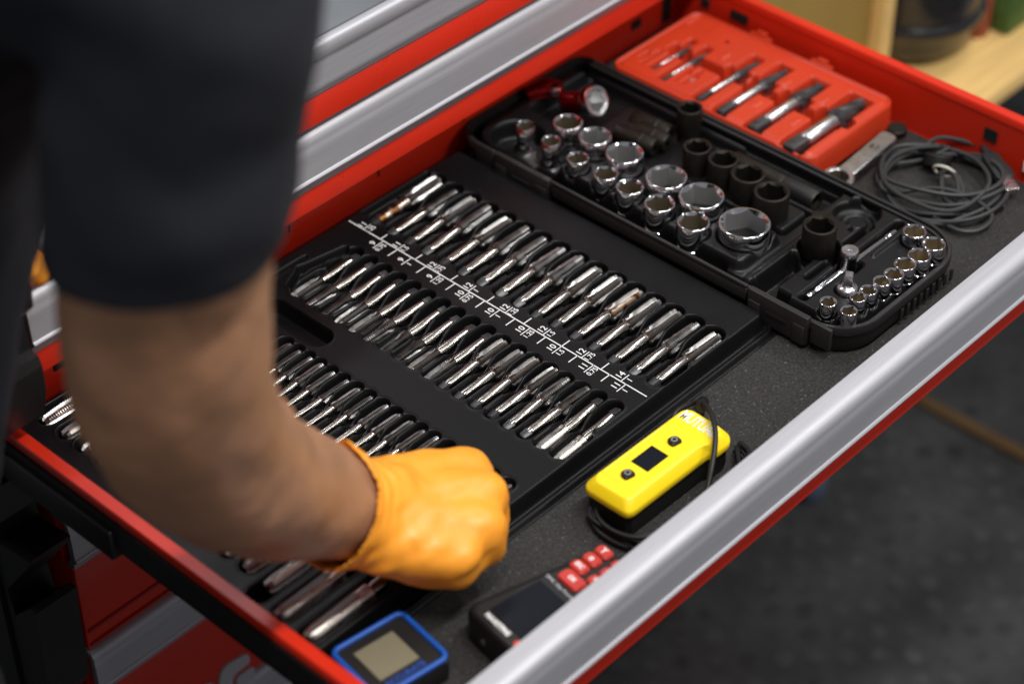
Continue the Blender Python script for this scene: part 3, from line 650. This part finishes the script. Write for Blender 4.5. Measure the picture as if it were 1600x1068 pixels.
# quarter-inch sliding T bar, adapter
o = thing('sliding_bar', 'thin chrome sliding T bar lying in its slot with round drive head', 'T bar', (250, -116.5, 27))
g = MB(); A = Matrix.Rotation(PI/2, 4, 'Y'); g.lathe([(2.4, 0), (3.0, .8), (3.0, 9), (2.3, 10), (2.3, 12), (3.3, 13.5), (3.4, 110), (2.4, 112), (2.4, 114), (3.1, 115.5), (3.1, 128), (2.2, 129.5)], 20, Matrix.Rotation(math.radians(-.8), 4, 'Z') @ A); g.build('bar', M['chrome'], o)
g = MB(); g.lathe([(6.2, -12), (6.9, -11), (6.9, 12), (8.0, 13.5), (8.2, 15), (8.2, 18), (7.4, 19.2), (5.6, 19.4), (2.6, 19.2), (2.0, 18)], 32, TR(59, -.8, 0)); g.build('drive_head', M['satin'], o)
o = thing('socket_adapter', 'chrome adapter standing with its square drive up beside the T bar', 'adapter', (277, -139, 20))
g = MB(); g.lathe([(9, 0), (9.6, 1), (9.6, 14), (9.0, 15.4), (7.8, 16.6), (6.2, 16.9), (5.2, 18.2)], 32); g.build('body', M['satin'], o)
g = MB(); g.loft(lambda i: rrect(0, 0, 8.4-2*i, 8.4-2*i, 1.2-i*.5, 3), [(0, 17), (0, 28.5), (1.2, 30)], T=TR(0, 0, 0, .55)); g.build('square_drive', M['satin'], o)

# ------------------------------------------------------------------ red extractor case
EX0, EX1, EY0, EY1, EZ = 408, 549, -2, 250, 33
t = thing('extractor_case', 'red plastic extractor case lying open against the right drawer wall', 'tool case', (0, 0, 0.2))
res = 0.9
xs = np.arange(EX0-1, EX1+1, res); ys = np.arange(EY0-1, EY1+1, res); X, Y = np.meshgrid(xs, ys)
d = box_sdf(X, Y, EX0, EX1, EY0, EY1, 14)
Z = 2+31*sst(1.0, -2.4, d)
Z -= 2.0*sst(-3.5, -5.5, d)*(1-sst(-7.5, -9.5, d))
ex = [(213, 434, 495, 2.6), (193, 425, 494, 3.2), (145, 421, 513, 5.0), (115, 417, 519, 7.0), (74, 415, 521, 9.0), (27, 410, 524, 11.5)]
def cz(q, dz, soft=2.5):
    global Z
    w = sst(0.6, -soft, q); Z = np.where(d < -3, np.minimum(Z, EZ-dz*w), Z)
for (y, x0, x1, r) in ex:
    cz(box_sdf(X, Y, x0-3, x1+6, y-r-2.4, y+r+2.4, 2), r*1.2+11, 2)
    xm = x0+(x1-x0)*.60
    cz(box_sdf(X, Y, xm-4, xm+14, y-r-9, y+r+9, 3), r+15, 2.5)
cz(box_sdf(X, Y, 466, 481, 12, 222, 4), 23, 2.5)
for y in (232, 170, 180): cz(box_sdf(X, Y, 436, 452, y-3, y+3, 1.5), 7, 2)
for y in (172, 182, 225): cz(box_sdf(X, Y, 430, 462, y-2.5, y+2.5, 1.5), 6, 2)
cz(box_sdf(X, Y, 519, 543, 214, 240, 2), 2.2, 1.5)
for (x, y) in ((497, 172), (500, 98), (500, 52), (452, 96), (452, 50)): Z = np.where(box_sdf(X, Y, x-7, x+7, y-3, y+3, 2) < 0, np.maximum(Z, EZ+1.2), Z)
mask = d < 0.9
me = grid_mesh('tray_top', X, Y, Z, M['red_plastic'], mask); o = bpy.data.objects.new('tray_top', me); COL.objects.link(o); o.parent = t
g = MB()
for y in (168, 92):
    g = MB(); g.box(EX1-1, EX1+5, y-13, y+13, 24, 33.5, bev=1); g.box(EX1+1, EX1+6.5, y-6, y+6, 30, 37, bev=1); g.build('hinge', M['red_plastic'], t)
g = MB(); g.lathe([(3.4, 33), (3.6, 34.2), (2.2, 35)], 14, TR(519, 186, -2)); g.lathe([(3.2, 33), (3.4, 34.2), (2, 35)], 14, TR(448, 172, -6)); g.build('rivet', M['satin'], t)
for i, (y, x0, x1, r) in enumerate(ex):
    L = x1-x0; o = thing('screw_extractor', 'tapered screw extractor with dark tip, %s in the red case' % ['smallest', 'second smallest', 'third smallest', 'third largest', 'second largest', 'largest'][i], 'screw extractor', (x0, y, EZ-4.5+r*.1), math.radians(-1.5), 'screw extractors in the red case')
    rs = r*.72
    g = MB(); q = rs*.82; g.loft(lambda k: rrect(0, 0, 2*q-2*k, 2*q-2*k, .7, 2), [(1, 0), (0, 1), (0, L*.22)], T=A); g.build('square_end', M['steel_dark'], o)
    g = MB(); g.lathe([(q, L*.2), (rs, L*.235), (rs, L*.60), (rs*.98, L*.62)], 24, A, cap0=True); g.build('shank', M['satin'], o)
    g = MB(); pr = [(rs*.9, L*.60), (r*1.02, L*.635)]+[(r*(1.02-.50*k/16), L*(.64+.36*k/16)) for k in range(1, 17)]
    g.lathe(pr, 36, A, rf=lambda th, z: 1-0.16*max(0, math.cos(4*(th-z*.06)))**1.5 if z > L*.63 else 1); g.build('spiral_tip', M['steel_dark'], o)

# ------------------------------------------------------------------ ratchet ring spanner behind the case
o = thing('ring_spanner', 'polished ratchet ring spanner lying between the red case and the cable', 'spanner', (421, -25, 17)); o.rotation_euler = (0, math.radians(-3), math.radians(1.5))
g = MB(); n = 40
for z0, z1 in ((-5, 5),):
    ro, ri = 15.5, 10.0
    rg = [(ri, z0), (ro-1.5, z0), (ro, z0+1.5), (ro, z1-1.5), (ro-1.5, z1), (ri+1, z1), (ri, z1-1), (ri, z0)]
    g.lathe(rg, n, cap0=False, cap1=False)
g.build('ring_head', M['satin'], o)
g = MB(); g.lathe([(10, -4.6), (10, 4.2)], n, cap0=False, cap1=False, rf=lambda th, z: 1-.06*(math.cos(12*th) > 0)); g.build('ratchet_ring', M['chrome_br'], o)
g = MB(); g.loft(lambda i: rrect(49, 0, 76-2*i, 17-2*i, 4, 3), [(1, -3.6), (0, -2.6), (0, 2.6), (1, 3.6)]); sh_ = g.build('shank', M['satin'], o)
g = MB(); text_mb('19', 11, TR(60, 0, 3.8, PI/2), g, bold=.15); g.build('size_mark', M['steel_dark'], sh_)
g = MB(); g.lathe([(8.5, -5), (9.5, -4), (9.5, 3), (8.5, 4), (3, 4.2)], 30, TR(98, 0, 0)); g.build('ring_head', M['impact'], o)

# ------------------------------------------------------------------ grey USB cable coil
o = thing('usb_cable', 'coiled grey USB cable with metal plug by the right drawer wall', 'cable', (493, -94, 0.3)); o.scale = (.93, .93, .93)
random.seed(3)
def loop(cx, cy, ax, ay, rot, a0, a1, z, jit=4, n=26):
    pts = []
    for k in range(n+1):
        a_ = a0+(a1-a0)*k/n; x = ax*math.cos(a_); y = ay*math.sin(a_); jx = noise.noise(Vector((cx*.1+a_*.8, cy*.1, z)))*jit
        pts.append((cx+x*math.cos(rot)-y*math.sin(rot)+jx, cy+x*math.sin(rot)+y*math.cos(rot)+jx, z+2.0*math.sin(a_*2.3+cx)))
    return pts
pts = []
pts += loop(4, 2, 54, 66, .5, 0.2, 2*PI, 5, 12); pts += loop(-3, -2, 60, 58, .1, 0, 2*PI, 9, 12); pts += loop(5, 0, 46, 68, .9, 0, 2*PI, 13, 14); pts += loop(-4, 8, 50, 54, .3, 0, 2*PI, 17, 12); pts += loop(0, -4, 56, 64, 1.2, 0, 2*PI, 10, 16); pts += loop(2, 2, 42, 60, .6, 0, PI*1.7, 20, 10)
g = MB(); g.tube(bez(pts, 2), 2.4, 8); g.build('coil', M['cable'], o)
g = MB(); g.tube(bez([(40, 52, 8), (58, 44, 14), (70, 22, 14), (73, 0, 12), (62, -22, 12), (40, -50, 8), (8, -66, 6)], 6), 2.5, 8); g.tube(bez([(-44, 28, 6), (-20, -6, 16), (-8, -40, 14), (-14, -68, 10), (-38, -70, 7), (-52, -54, 6), (-50, -24, 6)], 6), 2.4, 8)
g.tube(bez([(6, 10, 12), (12, -4, 18), (-4, -26, 14), (-22, -34, 10), (-24, -18, 12), (-6, -2, 18), (12, 8, 14)], 6), 2.6, 8); g.tube(bez([(14, 6, 18), (2, -14, 20), (-16, -30, 14), (-26, -40, 8)], 6), 2.6, 8)
g.build('inner_strands', M['cable'], o)
g = MB(); g.lathe([(13, 0), (14, 1), (14, 11), (13, 12), (3, 12.4)], 28, TR(22, 22, 8, .4, .5)); g.build('ferrite_drum', M['rubber'], o)
g = MB(); n = 30; ringp = [(11.5*math.cos(2*PI*k/n), 11.5*math.sin(2*PI*k/n), 0) for k in range(n+1)]; g.tube(ringp, 1.5, 8, TR(8, 4, 17, .6, 1.0, .3)); g.build('tie_ring', M['tie'], o)
TP = TR(52, -30, 15, math.radians(-124), .03)
g = MB(); g.loft(lambda i: rrect(0, 0, 44-2*i, 17-2*i, 4, 3), [(1, -4.5), (0, -3.5), (0, 3.5), (1.2, 4.6)], T=TP); g.tube([(-42, 0, 0), (-32, 0, 0), (-21, 0, 0)], [3, 3.8, 5.2], 10, TP); g.build('plug_body', M['cable'], o)
g = MB(); g.box(21.5, 40, -7, 7, -2.8, 2.8, TP, bev=.5); g.build('plug_shell', M['satin'], o)

# ------------------------------------------------------------------ yellow meter
yaw = 0.0
o = thing('yellow_meter', 'bright yellow handheld meter with two black buttons and small dark screen', 'meter', (0, -154, 0.3)); o.rotation_euler = (0, 0, math.radians(-1.0))
def yo(i):
    P = [(-60, -23), (-55, -26), (36, -26), (43, -30), (58, -30), (65, -23), (65, 18), (60, 23), (-55, 23), (-61, 18)]
    c_ = Vector((0, -1.5)); out = []
    for p in P: out.append((p[0]-math.copysign(i, p[0]), p[1]-math.copysign(i, p[1]-c_.y)))
    return out
g = MB(); g.loft(yo, [(5, 0), (3, 1.5), (2, 8), (2.2, 23.5)], smooth=False); g.build('base', M['rubber'], o)
def rounded(P, rad, n=4):
    out = []; N = len(P)
    for k in range(N):
        p0, p, p1 = Vector(P[k-1]), Vector(P[k]), Vector(P[(k+1) % N]); a_ = p+(p0-p).normalized()*min(rad, (p0-p).length*.45); b_ = p+(p1-p).normalized()*min(rad, (p1-p).length*.45)
        for j in range(n+1):
            u = j/n; out.append(tuple((a_*(1-u)**2+p*2*u*(1-u)+b_*u*u)))
    return out
g = MB(); g.loft(lambda i: rounded(yo(i), 4), [(0.5, 23.6), (0, 24.4), (0, 29.5), (.5, 30.5), (5.0, 37.0), (5.8, 37.8), (6.8, 38)]); cv = g.build('cover', M['yellow'], o)
g = MB(); g.loft(lambda i: rrect(-6, -1, 76-2*i, 34-2*i, 2, 3), [(-.6, 38.02), (0, 38.5), (.6, 38.5), (1.0, 38.06), (1.6, 38.06)], cap0=False, cap1=False); g.build('panel_ridge', M['yellow'], cv)
g = MB(); g.box(-20, 5, -10, 7.5, 37.8, 38.5); g.build('screen', M['screen'], o)
for x, y in ((-33.5, -1), (20.5, -2.5)):
    g = MB(); g.loft(lambda i: rounded([(-5-i*-1, -4.4+i), (5-i, -4.4+i), (5.6-i, 1), (3-i, 5-i), (-3+i, 5-i), (-5.6+i, 1)], 2), [(0, 37.6), (0, 39.6), (1, 40.8)], T=TR(x, y, 0, -.2)); bt = g.build('button', M['rubber'], o)
    g = MB(); rr = [(2.3*math.cos(2*PI*k/20), 2.3*math.sin(2*PI*k/20), 0) for k in range(21)]; g.tube(rr, .35, 6, TR(x, y, 41)); g.build('symbol', M['greyp'], bt)
g = MB(); text_mb('MUTUAL', 16.5, TR(50, -3, 38.25, -PI/2), g, sx=.56, bold=.5); g.build('lettering', M['whitered'], cv)
g = MB(); g.box(64, 72, 8, 18, 22, 32, bev=1.5); g.box(64, 69, -12, -2, 22, 30, bev=1.5); g.build('socket_port', M['rubber'], o)
# its lead
o = thing('black_lead', 'black lead looped over and around the yellow meter', 'lead', (0, -157, 0.3))
g = MB(); g.tube(bez([(52, 28, 22), (62, 30, 26), (73, 21, 33), (68, 6, 41), (56, -10, 45), (42, -24, 44), (24, -36, 34), (2, -47, 18), (-22, -54, 10), (-50, -50, 5), (-66, -30, 4), (-70, -4, 4), (-62, 18, 4)], 8), 2.3, 10); lead = g.build('cord', M['rubber'], o)
g = MB(); g.tube([(80, 18, 30), (70, 12, 38)], [4.4, 3.4], 14)
for k in range(5): g.tube([(82-k*3.0, 20-k*2.0, 28.5+k*1.9), (80.8-k*3.0, 19.2-k*2.0, 29.3+k*1.9)], 5.0, 14)
g.build('strain_relief', M['rubber'], o)
g = MB(); rj = random.Random(5)
for k in range(5):
    j = lambda a_=3.5: rj.uniform(-a_, a_)
    g.tube(bez([(-50+j(), 22, 5+k*2), (-66+j(), 8+j(), 4+k*2+j(1)), (-68+j(5), -18+j(5), 5+k*2), (-56+j(6), -42+j(6), 6+k*3), (-28+j(6), -52+j(6), 6+k*3+j(2)), (8+j(5), -54+j(6), 6+k*2), (42+j(6), -46+j(6), 7+k*3), (66+j(5), -36+j(6), 6+k*2), (78+j(5), -20, 4+k)], 8), 2.1, 8)
g.build('wound_cord', M['rubber'], o)

# ------------------------------------------------------------------ black keypad tool
o = thing('keypad_tool', 'black handheld diagnostic tool with red keys lying behind the grip rail', 'diagnostic tool', (-163, -187, 0.3)); o.rotation_euler = (0, 0, math.radians(-9.0))
g = MB(); 
g.loft(lambda i: rounded([(-58, -38+0), (62, -30), (64, 12), (-52, 26), (-58, 22)][::1], 6) if i == 0 else rounded([(-58+i, -38+i), (62-i, -30+i), (64-i, 12-i), (-52+i, 26-i), (-58+i, 22-i)], 5), [(3, 0), (0, 2.5), (0, 27), (1.2, 30.4), (2.6, 32), (4.5, 32.2), (5.2, 31)], cap1=True); g.build('body', M['rubber'], o)
KT = TR(0, 0, 31.4, 0)
g = MB(); g.box(-44, 3, -27, 12, 31.1, 31.7); g.build('screen', M['screen'], o)
for (x, y, w, h_) in ((21, -3.5, 12, 22), (34, 3.5, 9.6, 14.5), (46.2, 3.5, 9.6, 14.5), (58, 3.7, 9.2, 14), (34, -15.5, 9.6, 12), (46, -15.5, 9.6, 12), (57, -14.5, 8.6, 12)):
    g = MB(); g.loft(lambda i: rrect(x, y, w+1.6-2*i, h_+1-2*i, 4, 4), [(0, 30.8), (0, 32.6), (1.2, 34)]); kk = g.build('key', M['redkey'], o)
    g = MB(); s_ = {0: 'OK', 1: 'ESC', 2: 'o', 3: 'Y'}.get([21, 34, 46.2, 58].index(x) if x in (21, 34, 46.2, 58) and y > -5 else -1, '=')
    text_mb(s_, 5.6 if len(s_) > 1 else 8, TR(x, y, 34.15, -PI/2), g, bold=.2, sx=.9); g.build('key_symbol', M['white'], kk)
g = MB(); text_mb('TPMS / Key Programmer', 4.2, TR(9.5, -7, 31.9, -PI/2), g, bold=.08, sx=.95); g.build('small_lettering', M['greyp'], o)
g = MB(); text_mb('MAXITPMS', 6.0, TR(-49.5, -4, 32.35, -PI/2), g, bold=.25, sx=.95); g.build('nameplate', M['white'], o)
g = MB(); g.lathe([(3.2, 0), (3.2, .6)], 20, TR(-49.8, -28, 31.9)); g.build('round_badge', M['redp'], o)
g = MB(); g.lathe([(2.4, 0), (2.6, .8)], 16, TR(-58.2, 2, 14, 0, -PI/2)); g.lathe([(2.4, 0), (2.6, .8)], 16, TR(-58.2, -20, 14, 0, -PI/2)); g.build('end_port', M['satin'], o)

# ------------------------------------------------------------------ blue framed gauge
o = thing('blue_gauge', 'square digital gauge with bright blue frame and olive LCD beside the left wall', 'gauge', (-280, -139, 0.3)); o.rotation_euler = (0, 0, math.radians(-8))
GZ = 22
g = MB(); g.loft(lambda i: rrect(0, 0, 68-2*i, 62-2*i, 7, 5), [(2, 0), (0, 2), (0, GZ-3), (2, GZ-.6)]); g.build('body', M['rubber'], o)
g = MB()
fr = rrect(0, 0, 63, 57, 6, 6); g.tube([(x, y, GZ-.4) for x, y in fr+[fr[0], fr[1]]], 2.3, 10); g.build('frame', M['blue'], o)
g = MB(); g.box(-20, 15, -16, 17, GZ-.8, GZ+.1); g.build('display', M['lcd'], o)
g = MB(); text_mb('ACCURATE', 7.6, TR(-2, -22, GZ-.3, 0), g, bold=.2, sx=.9); g.build('lettering', M['bluep'], o)

# ------------------------------------------------------------------ person
def mk(me, name, m, par, **k):
    me.materials.clear(); me.materials.append(m); o_ = bpy.data.objects.new(name, me); COL.objects.link(o_); o_.parent = par; meta(o_, **k); return o_
t = thing('person', 'person in black T-shirt leaning over the drawer with a gloved fist on the taps', 'person', (0, 0, 0))
arm = [(-396, -148, 650), (-408, -140, 560), (-419, -128, 470), (-420, -118, 400), (-414, -108, 345), (-398, -98, 292), (-364, -90, 232), (-316, -78, 172), (-270, -68, 120), (-245, -68, 98)]
rad = [64, 62, 62, 62, 62, 60, 55, 49, 42, 38]
bd = MB()
def limb(pts, rr):
    for k in range(len(pts)-1): cap(bd, pts[k], pts[k+1], rr[k], rr[k+1], 20)
limb(arm, rad)
TORSO = [(-437, 160, 590), (-470, 156, 400), (-535, 143, 225), (-605, 110, 50)]
cap(bd, (-412, -90, 660), (-470, 330, 650), 68, 72, 20); limb(TORSO, [128, 112, 108, 112])
cap(bd, (-440, 130, 700), (-400, 120, 800), 62, 58, 20)
limb([(-470, 325, 650), (-485, 385, 505), (-450, 370, 380), (-385, 290, 290), (-330, 215, 226)], [78, 64, 56, 44, 33])
for yy in (50, 180): limb([(-615, yy, 30), (-650, yy, -400), (-660, yy, -840)], [100, 76, 52])
ell(bd, (-350, 118, 870), (88, 76, 108), Matrix.Rotation(.5, 4, 'Y')); cap(bd, (-283, 117, 842), (-265, 117, 828), 13, 12, 10)
for yy in (43, 195): ell(bd, (-357, yy, 860), (20, 9, 30))
bme = remesh_union(bd, 6.5, 'body', 14)
CR = [([(-448, -115, 330), (-429, -131, 303), (-400, -144, 286), (-361, -146, 271), (-325, -134, 250)], 9, 6.5), ([(-423, -163, 407), (-440, -150, 380)], 16, 3.5), ([(-380, -127, 226), (-366, -127, 220), (-350, -128, 200)], 9, 4)]
nv = len(bme.vertices); co = np.empty(nv*3); no = np.empty(nv*3); bme.vertices.foreach_get('co', co); bme.vertex_normals.foreach_get('vector', no); co = co.reshape(-1, 3)/S; no = no.reshape(-1, 3)
dsp = np.zeros(nv)
for line, w_, amp in CR:
    P_ = np.array([tuple(q_) for q_ in bez(line, 6)]); dm = np.min(np.linalg.norm(co[:, None, :]-P_[None], axis=2), axis=1) if nv < 60000 else np.full(nv, 99.)
    dm = np.maximum(0, dm-14); dsp -= amp*np.exp(-(dm/w_)**2)
for k in range(nv):
    p = co[k]
    if p[0] > -520 and p[1] < 0 and p[2] < 440: dsp[k] += noise.noise(Vector(p)*.022)*3.2+noise.noise(Vector(p)*.055)*1.0
co = (co+no*dsp[:, None])*S; bme.vertices.foreach_set('co', co.reshape(-1)); bme.update()
body = mk(bme, 'body', M['skin'], t)
# shirt: torso and sleeves
sb = MB()
_b = bd; bd = sb
limb(arm[:3]+[(-420, -122, 430)], [75, 72, 70, 69.5])
cap(sb, (-412, -90, 660), (-470, 330, 650), 82, 86, 20); limb(TORSO, [168, 140, 124, 128]); cap(sb, (-425, 60, 640), (-440, 150, 530), 140, 164, 20)
limb([(-470, 330, 650), (-490, 400, 500)], [88, 74])
bd = _b
sm = remesh_union(sb, 8, 'shirt', 8)
bm = bmesh.new(); bm.from_mesh(sm)
def cut(co, no): bmesh.ops.bisect_plane(bm, geom=bm.verts[:]+bm.edges[:]+bm.faces[:], plane_co=Vector(co)*S, plane_no=Vector(no), clear_outer=True)
# hem of the near sleeve, only where the arm is
hemc = Vector((-419, -128, 478)); hemn = Vector((.03, .02, -1)).normalized()
reg = set(v for v in bm.verts if v.co.y/S < -38 and v.co.z/S > 300)
ge = [v for v in reg]+[e for e in bm.edges if all(v in reg for v in e.verts)]+[f_ for f_ in bm.faces if all(v in reg for v in f_.verts)]
bmesh.ops.bisect_plane(bm, geom=ge, plane_co=hemc*S, plane_no=hemn, clear_outer=True)
for v in bm.verts:
    p = v.co/S; n_ = noise.noise(Vector((p.x*.012, p.y*.012, p.z*.018)))*6+noise.noise(Vector((p.x*.03, p.y*.03, p.z*.03)))*2.5; n_ += 2.0*math.sin(p.z*.045+p.x*.03)*noise.noise(Vector((p.x*.008, p.y*.008, p.z*.006))); v.co += v.normal*n_*S
bm.to_mesh(sm); bm.free(); sh = mk(sm, 'shirt', M['shirt'], t)
so = sh.modifiers.new('thick', 'SOLIDIFY'); so.thickness = 2.2*S; so.offset = -1
g = MB(); tr = g
for yy in (50, 180):
    for a_, b_, r0, r1 in (((-615, yy, 40), (-650, yy, -400), 112, 88), ((-650, yy, -400), (-660, yy, -820), 88, 66)): cap(g, a_, b_, r0, r1, 20)
cap(g, (-610, 80, 40), (-610, 140, 40), 130, 130, 20)
mk(remesh_union(g, 11, 'trousers', 6), 'trousers', M['trousers'], t)
g = MB(); ell(g, (-366, 118, 892), (90, 82, 100), Matrix.Rotation(.5, 4, 'Y')); g.build('hair', M['hair'], t)
# right glove: fist seen from above
gl = MB()
Wp = Vector((-236, -78, 92))
def gc(a_, b_, r0, r1): cap(gl, a_, b_, r0, r1, 16)
OF = Vector((-9, 9, 0))
kn = [Vector((-133, -94, 70)), Vector((-145, -120, 72)), Vector((-167, -140, 69)), Vector((-198, -145, 67))]   # index .. little
base = [Vector((-205, -72, 88)), Vector((-213, -86, 88)), Vector((-222, -98, 86)), Vector((-232, -106, 82))]
kn = [k_+OF for k_ in kn]; base = [k_+OF for k_ in base]
for k in range(4):
    gc(base[k], kn[k], 28, [22.5, 23, 22.5, 20.5][k])
for k in range(4):
    f0 = (kn[k]-base[k]).normalized(); r_ = [16.5, 17, 16.5, 14.5][k]
    p1 = kn[k]+f0*[8, 7, 5, 2][k]+Vector((0, 0, [-24, -22, -19, -16][k])); p2 = p1-f0*26+Vector((0, 0, -8)); p3 = p2-f0*12+Vector((0, 0, 14))
    gc(kn[k]+Vector((0, 0, -3)), p1, r_+3, r_); gc(p1, p2, r_, r_-1); gc(p2, p3, r_-1, r_-3)
def go_(a_, b_, r0, r1): gc(Vector(a_)+OF, Vector(b_)+OF, r0, r1)
go_((-214, -66, 80), (-176, -52, 62), 22, 17); go_((-176, -52, 62), (-146, -64, 42), 17, 13.5); go_((-146, -64, 42), (-138, -88, 34), 13.5, 11.5)
gc((-255, -72, 102), (-222, -78, 86), 41, 37); gc((-271, -69, 121), (-255, -72, 102), 44.5, 41)
go_((-190, -105, 74), (-215, -120, 70), 30, 28)
go_((-150, -108, 62), (-196, -138, 58), 26, 24); go_((-142, -104, 48), (-178, -138, 50), 18, 20)
gm = remesh_union(gl, 2.8, 'glove', 30)
bm = bmesh.new(); bm.from_mesh(gm)
axis = (Vector((-222, -78, 86))-Vector((-271, -69, 122))).normalized(); cu = Vector((-265, -70, 117))
gone = [v for v in bm.verts if (v.co/S-cu).dot(axis) < 3*math.sin(math.atan2((v.co/S-cu).z, (v.co/S-cu).y)*3)]
bmesh.ops.delete(bm, geom=gone, context='VERTS'); bm.normal_update()
for v in bm.verts:
    p = v.co/S; s_ = (p-cu).dot(axis); wr = math.exp(-max(0, s_-10)/26)
    q = p*.02; ph = s_*.42+noise.noise(q*1.4)*5
    v.co += v.normal*S*((math.sin(ph)*1.8)*wr*(0.6+noise.noise(q*2))+noise.noise(p*.045)*1.2+noise.noise(Vector((p.x*.03, p.y*.09, p.z*.09)))*1.4-max(0, 16-s_)*-.22)
bm.to_mesh(gm); bm.free(); go = mk(gm, 'glove', M['glove'], t, label='orange nitrile glove on the right fist')
so = go.modifiers.new('thick', 'SOLIDIFY'); so.thickness = 1.0*S; so.offset = -1
# left glove resting by the worktop
g = MB(); bl = Vector((-268, 296, 262))
cap(g, (-338, 224, 236), (-318, 200, 222), 26, 17, 16)
for k in range(4):
    q = Vector((-314+k*3, 206-k*3, 228-k*7)); cap(g, q, q+Vector((8, 12, 2)), 9, 8, 12)
cap(g, (-330, 196, 228), (-320, 186, 226), 9, 8, 12)
mk(remesh_union(g, 3, 'left_glove', 5), 'glove', M['glove'], t, label='orange nitrile glove on the left hand')

# ------------------------------------------------------------------ background right
o = thing('wooden_shelf', 'pale wooden shelf standing beyond the drawer on the right', 'shelf', (0, 0, -900))
def ob(mb, name, m, par, dz=900): 
    for i, p in enumerate(mb.v): mb.v[i] = (p[0], p[1], p[2]+dz)
    return mb.build(name, m, par)
g = MB(); g.box(634, 1900, 147, 700, -274, -250, bev=2); ob(g, 'shelf_board', M['wood'], o)
g = MB(); g.box(903, 927, 246, 270, -249.5, 420, bev=2); ob(g, 'post', M['wood'], o)
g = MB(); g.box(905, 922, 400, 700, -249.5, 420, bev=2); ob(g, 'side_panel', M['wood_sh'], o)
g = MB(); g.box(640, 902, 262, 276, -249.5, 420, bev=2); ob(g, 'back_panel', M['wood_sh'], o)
g = MB(); g.box(1860, 1895, 150, 185, -900, -275, bev=2); g.box(908, 940, 600, 640, -900, -275, bev=2); ob(g, 'leg', M['wood'], o)
o = thing('plastic_bin', 'round black plastic bin with a rolled lower edge on the wooden shelf', 'bin', (1042, 297, -250))
g = MB(); g.lathe([(42, 0), (58, 3), (72, 12), (81, 28), (87, 48), (92, 52), (94, 58), (92, 64), (87, 66), (88, 76), (91, 110), (95, 170), (98, 220), (101, 224), (100, 230), (93, 230), (84, 90), (60, 20), (8, 16)], 48); g.build('shell', M['bin'], o)
o = thing('green_packet', 'green printed packet standing on the wooden shelf', 'packet', (1158, 226, -250)); g = MB(); g.box(-30, 30, -22, 22, 0, 74, bev=6); g.build('packet_body', M['sage'], o)
o = thing('red_tin', 'small dull red tin beside the black bin', 'tin', (1112, 240, -250)); g = MB(); g.lathe([(15, 0), (16, 1.5), (16, 58), (15, 60), (13, 60.5)], 24); g.build('tin_body', M['tinred'], o)
o = thing('blue_tin', 'small dull blue tin beside the green packet', 'tin', (1200, 214, -250)); g = MB(); g.lathe([(15, 0), (16, 1.5), (16, 78), (15, 80), (13, 80.5)], 24); g.build('tin_body', M['tinblue'], o)
o = thing('grey_bench', 'plain grey bench beyond the front of the wooden shelf', 'bench', (1300, -20, -900)); g = MB(); g.box(-120, 500, -60, 150, 520, 560, bev=6); g.build('table_top', M['grey'], o)
for x, y in ((470, 120), (470, -30)):
    g = MB(); g.box(x-18, x+18, y-18, y+18, 0, 519, bev=2); g.build('leg', M['grey'], o)
